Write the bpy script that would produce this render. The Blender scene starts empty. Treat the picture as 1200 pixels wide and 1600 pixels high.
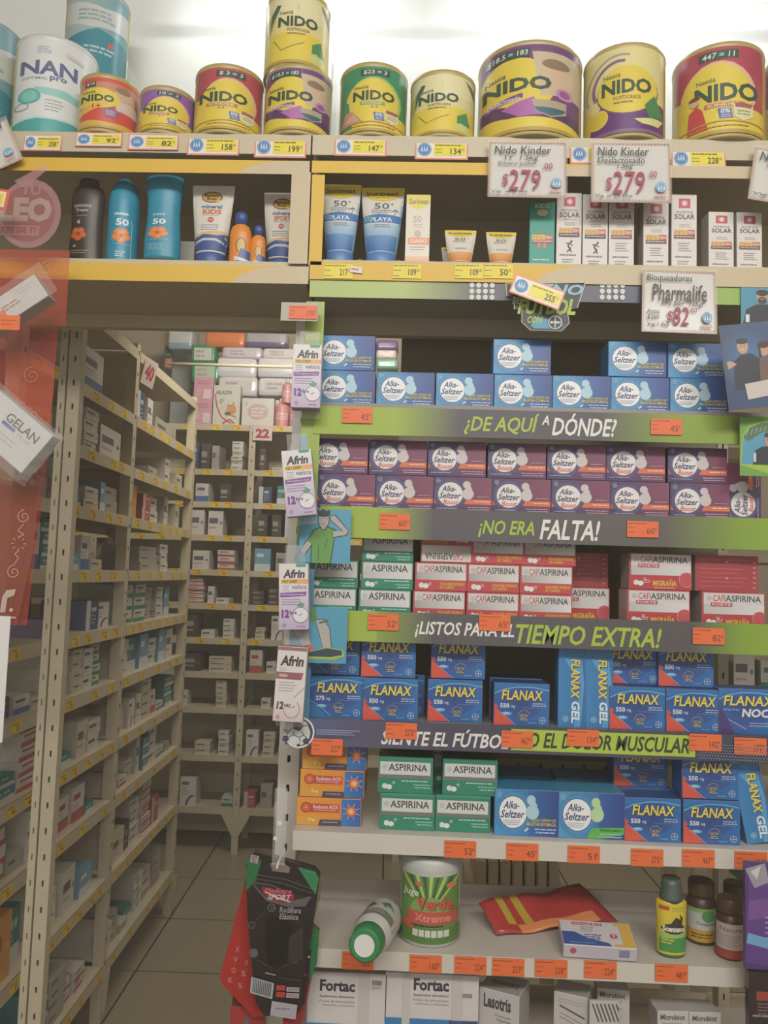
import bpy, bmesh, math, random
from mathutils import Matrix, Vector
PI = math.pi
rnd = random.Random(7)
scene = bpy.context.scene
C = scene.collection
# ------------------------------------------------------------------ camera
F = 1250.0                       # focal length in pixels of the 1200x1600 frame
CAM = Vector((0, 0, 1.47))
ROT = (Matrix.Rotation(math.radians(2.0), 3, 'Z') @ Matrix.Rotation(math.radians(90 + 4.46), 3, 'X')
       @ Matrix.Rotation(math.radians(1.8), 3, 'Z'))
cd = bpy.data.cameras.new('camera'); cam = bpy.data.objects.new('camera', cd); C.objects.link(cam)
cd.sensor_fit = 'VERTICAL'; cd.sensor_height = 36; cd.sensor_width = 27; cd.lens = 36 * F / 1600
cd.clip_start = 0.05
cam.matrix_world = Matrix.Translation(CAM) @ ROT.to_4x4()
scene.camera = cam
# ------------------------------------------------------------------ world, lights, exposure
scene.view_settings.view_transform = 'Standard'; scene.view_settings.look = 'None'
scene.view_settings.gamma = 1; scene.view_settings.use_curve_mapping = False
scene.view_settings.exposure = 0.6
w = bpy.data.worlds.new('world'); scene.world = w; w.use_nodes = True
w.node_tree.nodes['Background'].inputs[0].default_value = (1.0, 0.93, 0.84, 1)
w.node_tree.nodes['Background'].inputs[1].default_value = 0.52
def proj(p):                      # pixel of a world point
    d = ROT.transposed() @ (Vector(p) - CAM); return 600 - F * d.x / d.z, 800 + F * d.y / d.z
def area(name, loc, size, sizey, power, col, rot=(0, 0, 0)):
    l = bpy.data.lights.new(name, 'AREA'); l.shape = 'RECTANGLE'; l.size = size; l.size_y = sizey
    l.energy = power; l.color = col
    o = bpy.data.objects.new(name, l); C.objects.link(o); o.location = loc; o.rotation_euler = rot
    return o
area('shop_ceiling_light', (0.3, -1.1, 2.9), 2.4, 0.4, 56, (1.0, 0.95, 0.88), (math.radians(50), 0, 0))
area('back_room_light', (-0.35, 2.75, 2.9), 0.9, 0.2, 22, (1.0, 0.92, 0.80), (math.radians(66), 0, 0))
area('back_room_light', (1.7, 3.4, 2.93), 0.9, 0.2, 9, (1.0, 0.93, 0.82))
TUBE_POWER = 6.5                # emission strength of the fluorescent tubes over the cans

# ------------------------------------------------------------------ helpers
def ray(x, y):
    return ROT @ Vector(((x - 600) / F, (800 - y) / F, -1))
def P(x, y, Y):                  # point of the vertical plane at distance Y seen at a pixel
    d = ray(x, y); return CAM + d * (Y / d.y)
def PZ(x, y, z=0.0):             # point of the horizontal plane at height z seen at a pixel
    d = ray(x, y); return CAM + d * ((z - CAM.z) / d.z)
def X(x, y, Y): return P(x, y, Y).x
def Z(x, y, Y): return P(x, y, Y).z
def place(x0, x1, yt, yb, Y):    # centre x, base z, width, height
    ym, xm = (yt + yb) / 2, (x0 + x1) / 2
    a, b = X(x0, ym, Y), X(x1, ym, Y); z0, z1 = Z(xm, yb, Y), Z(xm, yt, Y)
    return (a + b) / 2, z0, b - a, z1 - z0
HAZE_LIFT = .19
def lin(c):
    if isinstance(c, str): c = tuple(int(c[i:i + 2], 16) / 255 * (1 - HAZE_LIFT) + g * HAZE_LIFT for i, g in ((0, .50), (2, .47), (4, .43)))   # lens haze put into every hex colour, pulled towards warm grey
    return tuple(v / 12.92 if v <= .04045 else ((v + .055) / 1.055) ** 2.4 for v in c[:3]) + (1.0,)
def mixc(a, b, t): return tuple(a[i] * (1 - t) + b[i] * t for i in range(4))

MATS = {}
def mat(name, col=None, rough=.5, metal=0, alpha=1, noise=.06, scale=30, emit=0, coat=0, bump=0, trans=0):
    if name in MATS: return MATS[name]
    m = bpy.data.materials.new(name); m.use_nodes = True; nt = m.node_tree; N = nt.nodes; L = nt.links
    b = N['Principled BSDF']; b.inputs['Roughness'].default_value = rough; b.inputs['Metallic'].default_value = metal
    b.inputs['Coat Weight'].default_value = coat
    if trans: b.inputs['Transmission Weight'].default_value = trans; b.inputs['IOR'].default_value = 1.1
    tc = N.new('ShaderNodeTexCoord'); nz = N.new('ShaderNodeTexNoise'); nz.inputs['Scale'].default_value = scale
    nz.inputs['Detail'].default_value = 3
    L.new(tc.outputs['Object'], nz.inputs['Vector'])
    mr = N.new('ShaderNodeMapRange'); mr.inputs[3].default_value = 1 - noise; mr.inputs[4].default_value = 1 + noise * .6
    L.new(nz.outputs['Fac'], mr.inputs[0])
    mx = N.new('ShaderNodeMix'); mx.data_type = 'RGBA'; mx.blend_type = 'MULTIPLY'; mx.inputs[0].default_value = 1
    if col is None:
        at = N.new('ShaderNodeAttribute'); at.attribute_name = 'Col'; L.new(at.outputs['Color'], mx.inputs[6])
    else: mx.inputs[6].default_value = lin(col)
    L.new(mr.outputs[0], mx.inputs[7]); L.new(mx.outputs[2], b.inputs['Base Color'])
    if emit:
        b.inputs['Emission Color'].default_value = lin(col); b.inputs['Emission Strength'].default_value = emit
    if bump:
        bp = N.new('ShaderNodeBump'); bp.inputs['Strength'].default_value = bump; bp.inputs['Distance'].default_value = .004
        L.new(nz.outputs['Fac'], bp.inputs['Height']); L.new(bp.outputs[0], b.inputs['Normal'])
    if alpha < 1: b.inputs['Alpha'].default_value = alpha
    MATS[name] = m; return m
CARD = mat('printed_card', None, .48, noise=.05)
GLOSS = mat('printed_gloss', None, .4, noise=.04)
TINP = mat('printed_tin', None, .32, noise=.04)
FOILP = mat('printed_foil_pouch', None, .22, noise=.15, scale=18, bump=.6)
FILM = mat('printed_clear_film', None, .25, alpha=.5, noise=.15, scale=9, bump=.3)
CLEAR = mat('clear_plastic', 'e8ece8', .12, alpha=.16, noise=.02)
CLEARE = mat('clear_plastic_edge', 'ffffff', .15, alpha=.75, noise=.02)
METAL = mat('cream_painted_steel', 'cbbfa2', .42, noise=.10, scale=14, bump=.05)
METALG = mat('olive_grey_painted_steel', 'cfc29c', .5, noise=.12, scale=8)
METALW = mat('white_painted_steel', 'd9d3c8', .38, noise=.06, scale=12)
CHROME = mat('chrome', 'd0d0d0', .15, metal=1)
WALLW = mat('white_wall', 'e6ecec', .6, noise=.04, scale=3)

class Art:
    """flat printing: coordinates with y DOWN from the top left, design size W x H"""
    def __init__(s, W, H): s.W, s.H, s.v, s.f, s.c, s.l = W, H, [], [], [], 1.0
    def add(s, pts, faces, cols):
        o = len(s.v); s.v += [(x, y, s.l) for x, y in pts]
        for f in faces: s.f.append([i + o for i in f]); s.c.append([cols[i] for i in f] if isinstance(cols, list) else [cols] * len(f))
        s.l += 1
    def rect(s, x0, y0, x1, y1, c, c2=None, d='x'):
        a = lin(c); b = lin(c2) if c2 else a
        s.add([(x0, y0), (x0, y1), (x1, y1), (x1, y0)], [(0, 1, 2, 3)], [a, a, b, b] if d == 'x' else [a, b, b, a])
    def poly(s, pts, c): 
        ar = sum(pts[i - 1][0] * pts[i][1] - pts[i][0] * pts[i - 1][1] for i in range(len(pts)))
        if ar > 0: pts = pts[::-1]
        s.add(pts, [tuple(range(len(pts)))], lin(c))
    def disc(s, cx, cy, r, c, ry=None, c2=None, n=22, a0=0, a1=2 * PI):
        ry = ry or r; a = lin(c); b = lin(c2) if c2 else a
        full = abs(a1 - a0 - 2 * PI) < 1e-6
        k = n if full else n + 1
        pts = [(cx, cy)] + [(cx + r * math.cos(a0 + (a1 - a0) * i / n), cy - ry * math.sin(a0 + (a1 - a0) * i / n)) for i in range(k)]
        s.add(pts, [(0, 1 + i, 1 + (i + 1) % k) for i in range(n)], [a] + [b] * k)
    def ring(s, cx, cy, r, wd, c, ry=None, n=26, a0=0, a1=2 * PI):
        ry = ry or r; pts = []; fs = []
        for i in range(n + 1):
            t = a0 + (a1 - a0) * i / n
            pts += [(cx + (r - wd) * math.cos(t), cy - (ry - wd) * math.sin(t)), (cx + r * math.cos(t), cy - ry * math.sin(t))]
        for i in range(n): fs.append((2 * i, 2 * i + 1, 2 * i + 3, 2 * i + 2))
        s.add(pts, fs, lin(c))
    def line(s, pts, wd, c):
        P_, fs = [], []
        for (x0, y0), (x1, y1) in zip(pts, pts[1:]):
            dx, dy = x1 - x0, y1 - y0; L = math.hypot(dx, dy) or 1; nx, ny = -dy / L * wd / 2, dx / L * wd / 2
            o = len(P_); P_ += [(x0 + nx, y0 + ny), (x1 + nx, y1 + ny), (x1 - nx, y1 - ny), (x0 - nx, y0 - ny)]; fs.append((o, o + 1, o + 2, o + 3))
        s.add(P_, fs, lin(c))
    def text(s, t, x0, y0, x1, y1, c, bold=.0, shear=0, rot=0):
        """text fitted to the box x0,y0-x1,y1; rot = quarter turns counter-clockwise"""
        vs, fs = glyphs(t, bold, shear)
        if rot == 1: vs = [(-y, x) for x, y in vs]
        if rot == 3: vs = [(y, -x) for x, y in vs]
        if rot == 2: vs = [(-x, -y) for x, y in vs]
        ax, bx = min(v[0] for v in vs), max(v[0] for v in vs); ay, by = min(v[1] for v in vs), max(v[1] for v in vs)
        s.add([(x0 + (v[0] - ax) / (bx - ax) * (x1 - x0), y1 - (v[1] - ay) / (by - ay) * (y1 - y0)) for v in vs], fs, lin(c))
    def words(s, x0, y0, x1, n, dy, h, c, seed=1, right=False):      # rows of fine print too small to read
        r = random.Random(seed); pts, fs = [], []
        for k in range(n):
            y = y0 + k * dy; x = x0 + (r.random() * .15 * (x1 - x0) if right else 0); e = x1 - (0 if right else r.random() * .25 * (x1 - x0))
            while x < e - h:
                wd = min(h * r.uniform(1.5, 4.5), e - x); o = len(pts)
                pts += [(x, y), (x, y + h), (x + wd, y + h), (x + wd, y)]; fs.append((o, o + 1, o + 2, o + 3)); x += wd + h * .5
        if fs: s.add(pts, fs, lin(c))
    def cross(s, cx, cy, r, c, bg=None):                               # round emblem with a letter cross
        if bg: s.disc(cx, cy, r, bg)
        s.ring(cx, cy, r, r * .16, c); s.rect(cx - r * .09, cy - r * .75, cx + r * .09, cy + r * .75, c)
        s.rect(cx - r * .75, cy - r * .09, cx + r * .75, cy + r * .09, c)
    def mesh(s, w=None, h=None, warp=None, cuts=0, vcuts=0, name='print', eps=.00007, cx=True, clip=True):
        w = w or 1; h = h or w * s.H / s.W; kx, ky = w / s.W, h / s.H
        V = [(x * kx - (w / 2 if cx else 0), -l * eps, h - y * ky) for x, y, l in s.v]
        me = bpy.data.meshes.new(name); me.from_pydata(V, [], s.f)
        at = me.color_attributes.new('Col', 'FLOAT_COLOR', 'CORNER')
        flat = [k for f in s.c for c in f for k in c]; at.data.foreach_set('color', flat)
        out = clip and s.v and (min(v[0] for v in s.v) < -.01 or max(v[0] for v in s.v) > s.W + .01 or min(v[1] for v in s.v) < -.01 or max(v[1] for v in s.v) > s.H + .01)
        if out:                                                     # nothing is printed past the edge
            bm = bmesh.new(); bm.from_mesh(me)
            for co, no in (((-w / 2, 0, 0), (-1, 0, 0)), ((w / 2, 0, 0), (1, 0, 0)), ((0, 0, 0), (0, 0, -1)), ((0, 0, h), (0, 0, 1))):
                bmesh.ops.bisect_plane(bm, geom=bm.verts[:] + bm.edges[:] + bm.faces[:], plane_co=co, plane_no=no, clear_outer=True, dist=1e-7)
            bm.to_mesh(me); bm.free()
        if warp:
            bm = bmesh.new(); bm.from_mesh(me)
            for i in range(1, cuts):
                bmesh.ops.bisect_plane(bm, geom=bm.verts[:] + bm.edges[:] + bm.faces[:], plane_co=(-w / 2 + w * i / cuts, 0, 0), plane_no=(1, 0, 0))
            for i in range(1, vcuts):
                bmesh.ops.bisect_plane(bm, geom=bm.verts[:] + bm.edges[:] + bm.faces[:], plane_co=(0, 0, h * i / vcuts), plane_no=(0, 0, 1))
            for v in bm.verts: v.co = warp(v.co.x / (w / 2), v.co.z / h, -v.co.y)
            bm.to_mesh(me); bm.free()
            for p in me.polygons: p.use_smooth = True
        return me
GC = {}
def glyphs(t, bold, shear):
    k = (t, bold, shear)
    if k in GC: return GC[k]
    cu = bpy.data.curves.new('t', 'FONT'); cu.body = t; cu.size = 1; cu.offset = bold; cu.shear = shear; cu.resolution_u = 2
    cu.dimensions = '2D'; cu.fill_mode = 'BOTH'; cu.space_line = .85
    o = bpy.data.objects.new('t', cu); me = bpy.data.meshes.new_from_object(o)
    r = ([(v.co.x, v.co.y) for v in me.vertices], [tuple(p.vertices) for p in me.polygons if p.normal.z > 0] or [tuple(p.vertices) for p in me.polygons])
    bpy.data.objects.remove(o); bpy.data.meshes.remove(me); bpy.data.curves.remove(cu)
    GC[k] = r; return r

def obj(name, me, parent=None, m=None, loc=(0, 0, 0), rot=(0, 0, 0), label=None, cat=None, group=None, kind=None, scale=None):
    o = bpy.data.objects.new(name, me); C.objects.link(o); o.location = loc; o.rotation_euler = rot
    if scale: o.scale = scale
    if parent: o.parent = parent
    if m and me and not me.materials: me.materials.append(m)
    if label: o['label'] = label
    if cat: o['category'] = cat
    if group: o['group'] = group
    if kind: o['kind'] = kind
    return o
def empty(name, loc, label, cat, group=None, rot=(0, 0, 0)):
    return obj(name, None, None, None, loc, rot, label, cat, group)
def setcol(me, fn):
    at = me.color_attributes.get('Col') or me.color_attributes.new('Col', 'FLOAT_COLOR', 'CORNER')
    for p in me.polygons:
        c = fn(p)
        for li in p.loop_indices: at.data[li].color = c
def boxmesh(w, d, h, front='ffffff', side=None, top=None, bev=.0008, name='box', origin='front', back=None):
    """box with x centred, y from 0 (front) to d, z from 0 to h"""
    bm = bmesh.new(); bmesh.ops.create_cube(bm, size=1)
    for v in bm.verts: v.co = ((v.co.x) * w, (v.co.y + .5) * d, (v.co.z + .5) * h)
    if bev: bmesh.ops.bevel(bm, geom=bm.edges[:], offset=bev, segments=1, affect='EDGES')
    me = bpy.data.meshes.new(name); bm.to_mesh(me); bm.free()
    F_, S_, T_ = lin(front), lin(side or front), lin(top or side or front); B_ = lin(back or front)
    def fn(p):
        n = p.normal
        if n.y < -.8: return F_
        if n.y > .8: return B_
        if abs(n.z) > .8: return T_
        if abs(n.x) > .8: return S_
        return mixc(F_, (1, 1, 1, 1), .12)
    setcol(me, fn); return me
class MB:                                                           # joins boxes, bars into one mesh
    def __init__(s): s.bm = bmesh.new()
    def box(s, x0, x1, y0, y1, z0, z1, bev=0):
        r = bmesh.ops.create_cube(s.bm, size=1)
        for v in r['verts']: v.co = (x0 + (v.co.x + .5) * (x1 - x0), y0 + (v.co.y + .5) * (y1 - y0), z0 + (v.co.z + .5) * (z1 - z0))
        if bev:
            es = list({e for v in r['verts'] for e in v.link_edges}); bmesh.ops.bevel(s.bm, geom=es, offset=bev, segments=2, affect='EDGES')
        return s
    def bar(s, p, q, r, n=8):
        p, q = Vector(p), Vector(q); d = q - p; M = Matrix.Translation((p + q) / 2) @ d.to_track_quat('Z', 'Y').to_matrix().to_4x4()
        bmesh.ops.create_cone(s.bm, cap_ends=True, segments=n, radius1=r, radius2=r, depth=d.length, matrix=M); return s
    def prism(s, pts, y0, y1):                                       # polygon in xz extruded along y
        a = [s.bm.verts.new((x, y0, z)) for x, z in pts]; b = [s.bm.verts.new((x, y1, z)) for x, z in pts]
        s.bm.faces.new(a); s.bm.faces.new(b[::-1]); n = len(pts)
        for i in range(n): s.bm.faces.new((a[i - 1], b[i - 1], b[i], a[i]))
        return s
    def me(s, name='m', smooth=False):
        bmesh.ops.recalc_face_normals(s.bm, faces=s.bm.faces[:]); m = bpy.data.meshes.new(name); s.bm.to_mesh(m); s.bm.free()
        if smooth:
            for p in m.polygons: p.use_smooth = True
        return m
def loft(rings, cols, n=36, name='body', smooth=True, cap=True, cy=0.0, power=1.0):
    """rings (z, a, b): stacked ellipses; one colour per span; cap colours are the first and last"""
    V, Fc, K = [], [], []
    for z, a, b in rings:
        for i in range(n):
            t = 2 * PI * i / n; c_, s_ = math.cos(t), math.sin(t)
            V.append((a * math.copysign(abs(c_) ** power, c_), cy + b * math.copysign(abs(s_) ** power, s_), z))
    for j in range(len(rings) - 1):
        for i in range(n):
            k = (i + 1) % n; Fc.append((j * n + i, j * n + k, (j + 1) * n + k, (j + 1) * n + i)); K.append(lin(cols[j]))
    nc = len(Fc)
    if cap:
        Fc.append(tuple(range(n))[::-1]); K.append(lin(cols[0])); Fc.append(tuple((len(rings) - 1) * n + i for i in range(n))); K.append(lin(cols[-1]))
    me = bpy.data.meshes.new(name); me.from_pydata(V, [], Fc)
    for p in me.polygons: p.use_smooth = smooth and p.index < nc
    at = me.color_attributes.new('Col', 'FLOAT_COLOR', 'CORNER')
    for p in me.polygons:
        for li in p.loop_indices: at.data[li].color = K[p.index]
    return me
def turn(x, y): return math.atan2(-x, y)                            # round things show their printed side to the aisle
def wrap(prof, cy=0.0, z0=0.0, hh=1.0, off=.0004):
    """warp for Art.mesh onto a loft; prof(v)->(a,b) at height fraction v"""
    def f(s_, v, l):
        a, b = prof(v); s_ = max(-.995, min(.995, s_)); return (a * s_ * (1 + l / max(a, .001) * .3), cy - b * math.sqrt(1 - s_ * s_) - l - off, z0 + v * hh)
    return f
ORD = ['leftmost', 'second from left', 'third from left', 'fourth from left', 'fifth from left', 'sixth from left', 'seventh from left', 'eighth from left', 'ninth from left', 'tenth from left', 'eleventh from left', 'twelfth from left', 'thirteenth from left', 'fourteenth from left', 'fifteenth from left', 'sixteenth from left']
NTH = ['first', 'second', 'third', 'fourth', 'fifth', 'sixth', 'seventh', 'eighth', 'ninth', 'tenth', 'eleventh', 'twelfth', 'thirteenth', 'fourteenth']
# ------------------------------------------------------------------ room
YF, YB = 1.30, 1.60              # front plane and back plane of the shop fixture
RA = math.radians(1.4)           # the stock racks stand 1.4 degrees off the fixture's normal
AX = Vector((-math.sin(RA), math.cos(RA), 0)); AO = Vector((math.cos(RA), math.sin(RA), 0))
def struct(name, me, m, **k): return obj(name, me, None, m, kind='structure', **k)
TILE = mat('beige_floor_tile', '9b8f74', .35, noise=.10, scale=5)
GROUT = mat('dark_grout', '2f2a20', .8)
fl = struct('floor', MB().box(-2.6, 2.8, -2.5, 4.9, -.06, -.006).me('floor'), GROUT)
p0 = PZ(350, 1302); p1 = PZ(300, 1371.8)
TS = .447
tm = MB().box(-TS / 2 + .004, TS / 2 - .004, -TS / 2 + .004, TS / 2 - .004, -.0061, 0, .0012).me('tile'); tm.materials.append(TILE)
off = (p0 - p1).dot(AX) % TS; base = p0 - AX * ((p0 - p1).dot(AX))
for i in range(-6, 6):
    for j in range(-9, 6):
        c = base + AO * ((i + .5) * TS) + AX * ((j + .5) * TS)
        if -1.9 < c.x < 2.3 and -.4 < c.y < 4.65: obj('floor_tile', tm, fl, None, (c.x, c.y, 0), (0, 0, RA))
WALL = mat('beige_wall', 'b7a78f', .7, noise=.06, scale=4)
struct('wall_back', MB().box(-2.6, 2.8, 4.8, 4.9, -.05, 3).me(), WALL)
struct('wall_left', MB().box(-2.7, -2.6, -1.2, 4.9, -.05, 3).me(), WALL)
struct('wall_right', MB().box(2.8, 2.9, -1.2, 4.9, -.05, 3).me(), WALL)
struct('ceiling', MB().box(-2.7, 2.9, -2.5, 4.9, 3, 3.1).me(), mat('white_ceiling', 'd8d4c8', .7))
struct('trim_1', MB().box(X(640, 490, 4.7), X(652, 490, 4.7), 4.74, 4.8, 0, 3).me(), mat('door_trim', 'a99a80', .5))

# ------------------------------------------------------------------ the fixture: uprights, boards, panels
gon = empty('gondola_shelving', (0, YB, 0), 'cream steel shop shelving unit with perforated uprights, opening in its left half', 'shelving')
def gp(name, mb, m, **k):
    o = obj(name, mb if isinstance(mb, bpy.types.Mesh) else mb.me(name), gon, m, **k); o.location = (0, -YB, 0); return o
SLOT = mat('slot_shadow', '4a4030', .9)
def upright(x0, x1, y0, y1, z0, z1, parent, m=METAL, name='upright', step=.05, off=Vector((0, 0, 0)), sideface=False):
    mb = MB(); t = .004                                         # channel: front plate with real slots between two flanges
    xm, sw = (x0 + x1) / 2, min(.0028, (x1 - x0) * .08)
    mb.box(x0, xm - sw, y0, y0 + t, z0, z1).box(xm + sw, x1, y0, y0 + t, z0, z1)
    mb.box(x0, x0 + t, y0 + t, y1, z0, z1).box(x1 - t, x1, y0 + t, y1, z0, z1)
    z = z0
    while z < z1:
        mb.box(xm - sw, xm + sw, y0, y0 + t, z, min(z1, z + step - .012)); z += step
    mb.box(x0 + t, x1 - t, y1 - t, y1, z0, z1)
    o = obj(name, mb.me(name), parent, m); o.location = off; return o
G0 = Vector((0, -YB, 0))
zU = Z(300, 438, YF)             # underside of the upper unit
a = X(87, 890, YB); b = X(107, 890, YB)
upright(a, b, YB, YB + .022, 0, zU + .1, gon, off=G0)
upright(a - .019, a - .004, YB, YB + .022, 0, zU + .1, gon, off=G0)
a = X(447, 900, 1.42); upright(a, a + .036, 1.42, 1.46, 0, zU, gon, m=METALW, off=G0)
MIDX = a
a = X(1122, 1020, YB); upright(a, a + .02, YB, YB + .03, 0, zU, gon, off=G0)
zTS = Z(600, 212, YF)            # cans stand here
zTL = Z(600, 243, YF)
XL = -1.05; XR = 1.2
seam = X(487, 225, YF)
for x0, x1, nm in ((XL, seam - .0015, 0), (seam + .0015, XR, 1)):
    tb = gp('shelf', MB().box(x0, x1, YF + .0042, YB, zTS - .012, zTS).box(x0, x1, YF, YF + .004, zTL, zTS), METAL)
    if nm == 0: topL = tb
    else: topR = tb
zSS = Z(640, 414, YF + .02)      # sunscreens stand here
zSL = Z(260, 412, YF + .02)
zUR = Z(850, 444, YF)
gp('shelf', MB().box(XL, seam - .0015, YF + .003, YF + .21, zU, zSL).box(XL, seam - .0015, YF + .19, YF + .21, Z(300, 516, 1.5), zU), METALG)
gp('shelf', MB().box(seam + .0015, XR, YF + .003, YF + .21, zUR, zSS).box(seam + .0015, XR, YF + .19, YF + .21, Z(600, 526, 1.5), zUR), METALG)
gp('back_panel', MB().box(XL, XR, YB - .005, YB, zSL, zTS - .012), METALG)
gp('partition', MB().box(X(484, 350, YF) , X(484, 350, YF) + .006, YF + .02, YB - .006, zSS, zTS - .012), METALG)
gp('top_panel', MB().box(XL, XR, YB + .01, YB + .02, zTS - .05, 2.98), WALLW)
BKP = mat('olive_back_panel', '857b60', .5, noise=.15, scale=5)
gp('back_panel', MB().box(X(628, 530, YB), X(1118, 900, YB), YB - .006, YB, Z(800, 1185, YB), Z(800, 470, YB)), BKP)
sl = MB(); 
for i in range(12):
    x = X(640 + i * 34, 1180, YB - .01); sl.box(x, x + .004, YB - .012, YB - .0065, Z(800, 1200, YB), Z(800, 1190, YB))
gp('back_panel', MB().box(X(610, 1180, YB), X(1118, 1180, YB), YB - .006, YB, Z(800, 1320, YB), Z(800, 1186, YB)), METALG)
o = gp('slots', sl, SLOT); o['kind'] = 'stuff'
# fluorescent tubes over the cans
TUBE = bpy.data.materials.new('lit_tube'); TUBE.use_nodes = True
e = TUBE.node_tree.nodes['Principled BSDF']; e.inputs['Emission Color'].default_value = (1, 1, 1, 1); e.inputs['Emission Strength'].default_value = TUBE_POWER
zt = Z(760, -14, 1.5)
for n_, (x0, x1) in enumerate(((X(250, 10, 1.5), X(640, 10, 1.5)), (X(690, 10, 1.5), X(1260, 10, 1.5)))):
    t = empty('fluorescent_lamp', ((x0 + x1) / 2, 1.5, zt), ['bright white fluorescent tube above the small cans, left one', 'bright white fluorescent tube above the large cans at right'][n_], 'lamp', 'tubes over the top shelf')
    h = (x1 - x0) / 2
    obj('tube', MB().bar((-h, 0, 0), (h, 0, 0), .014, 16).me(smooth=True), t, TUBE)
    obj('end_cap', MB().bar((-h - .02, 0, 0), (-h, 0, 0), .015, 16).me(), t, METALW); obj('end_cap', MB().bar((h, 0, 0), (h + .02, 0, 0), .015, 16).me(), t, METALW)
    obj('housing', MB().box(-h - .03, h + .03, -.03, .03, .10, .13, .004).box(-h - .02, -h - .005, -.008, .008, -.01, .1).box(h + .005, h + .02, -.008, .008, -.01, .1).me(), t, METALW)

# display shelves (behind the printed banners) and the two white shelves below
BAN = []  # x0px 470 .. 1240
def shelfz(y, Y=YF): return Z(800, y, Y)
zA, zB, zC, zD = shelfz(640, YF + .03), shelfz(803, YF + .03), shelfz(964, YF + .03) , shelfz(1132, YF + .03)
zC = zC - .008
xl, xr = X(486, 1000, YF), XR
DSH = mat('grey_display_board', '8d8a86', .45)
for z in (zA, zB, zC, zD):
    gp('shelf', MB().box(xl, xr, YF + .008, YF + .2, z - .006, z), DSH)
zE = Z(820, 1313, YF); zEb = Z(820, 1344, YF); xE = X(457, 1320, YF)
shE = gp('shelf', MB().box(xE, xr, YF + .0042, YF + .25, zE - .012, zE).box(xE, xr, YF, YF + .004, zEb, zE).box(xE, xE + .003, YF + .0045, YF + .25, zEb, zE - .0125), METALW)
zF = Z(820, 1497, YF); zFb = Z(820, 1527, YF); xF = X(478, 1500, YF); xFr = X(1162, 1500, YF)
shF = gp('shelf', MB().box(xF, xFr, YF + .0042, YF + .2, zF - .012, zF).box(xF, xFr, YF, YF + .004, zFb, zF).box(xF, xF + .003, YF + .0045, YF + .2, zFb, zF - .0125)
          .box(xFr - .003, xFr, YF + .0045, YF + .2, zFb, zF - .0125).box(xF, xFr, YF + .196, YF + .2, zF + .0002, zF + .035), METALW)
zG = Z(820, 1690, YF)
gp('shelf', MB().box(xF - .02, xr, YF - .02, YF + .25, zG - .03, zG, .001), METALW)
gp('back_panel', MB().box(xF, X(1118, 1560, YF + .2), YF + .246, YF + .25, zG, Z(800, 1540, YF + .24)), METAL)

# small printed price labels
def orange(price, seed):
    A = Art(48, 26); A.rect(0, 0, 48, 26, 'f4692f'); A.words(2, 3, 34, 1, 3, 1.6, '9c4420', seed); A.words(2, 10, 13, 1, 3, 1.3, '9c4420', seed + 1); A.words(2, 17, 12, 1, 3, 1.3, '9c4420', seed + 2)
    A.text(price, 30, 10.5, 42, 20.5, '6e3020'); A.text('00', 42.6, 10.5, 45.5, 14.5, '6e3020'); return A
def plate(name, A, parent, x, y, z, w, h, rot=(0, 0, 0), m=CARD, th=.0009, edge='c0582c', **k):
    """thin card with printing, x centre, z base; printing is part of the mesh"""
    me = A.mesh(w, h); bm = bmesh.new(); bm.from_mesh(me)
    cl = bm.loops.layers.float_color['Col']
    r = bmesh.ops.create_cube(bm, size=1)
    for v in r['verts']: v.co = (v.co.x * w, (v.co.y + .5) * th, (v.co.z + .5) * h)
    for f in {f for v in r['verts'] for f in v.link_faces}:
        for l in f.loops: l[cl] = lin(edge)
    bm.to_mesh(me); bm.free()
    return obj(name, me, parent, m, (x, y, z), rot, **k)
def wpl(xc, yc, wpx, hpx, Y):    # world placement of a label from its centre
    p = P(xc, yc, Y); s = Y / F; return p.x, p.z - hpx * s / 2, wpx * s, hpx * s
def pricelabel(parent, poff, xc, yc, price, seed, Y=YF - .001, tilt=0, w=48, h=25):
    x, z, w_, h_ = wpl(xc, yc, w, h, Y)
    o = plate('price_label', orange(price, seed), parent, x - poff.x, Y - .001 - poff.y, z - poff.z, w_, h_, (0, tilt, 0)); return o
def topl(parent, poff, xc, yc, price, seed, w=84, h=32, tilt=0, Y=YF - .003):
    A = Art(84, 32); A.rect(0, 0, 84, 32, 'ee8f78'); A.rect(2.5, 2.5, 81.5, 29.5, 'f2ece0'); A.disc(15, 16, 11, '3c7fc4'); A.ring(15, 16, 10, 1, '9cc4e4')
    for k in range(3):
        A.poly([(9 + k * 4, 21), (11 + k * 4, 9), (13 + k * 4, 21), (11 + k * 4, 17)], 'dfeaf4')
    A.rect(30, 6, 80, 26, 'f2e03c'); A.words(32, 8, 76, 1, 3, 2, '6b6226', seed); A.words(32, 15, 44, 2, 5, 1.3, '7b7226', seed); A.text(price, 56, 14, 73, 24, '4b4426', .02); A.text('00', 74, 14, 78, 18, '4b4426')
    x, z, w_, h_ = wpl(xc, yc, w, h, Y)
    return plate('price_label', A, parent, x - poff.x, Y - poff.y, z - poff.z, w_, h_, (math.radians(-6), tilt, 0), m=CARD, edge='d88870')
G1 = Vector((0, 0, 0))
for xc, yc, w_, h_, pr, sd in ((66, 222, 64, 30, '258', 1), (154, 217, 78, 26, '92', 2), (239, 221, 84, 29, '82', 3), (333, 226, 86, 36, '158', 4), (438, 229, 85, 38, '199', 5)):
    topl(topL, G1, xc, yc, pr, sd, w_, h_)
for xc, yc, w_, h_, pr, sd in ((563, 228, 85, 34, '147', 6), (690, 233, 86, 35, '134', 7), (932, 240, 84, 35, '223', 8), (1092, 247, 86, 36, '228', 9)):
    topl(topR, G1, xc, yc, pr, sd, w_, h_)
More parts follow.
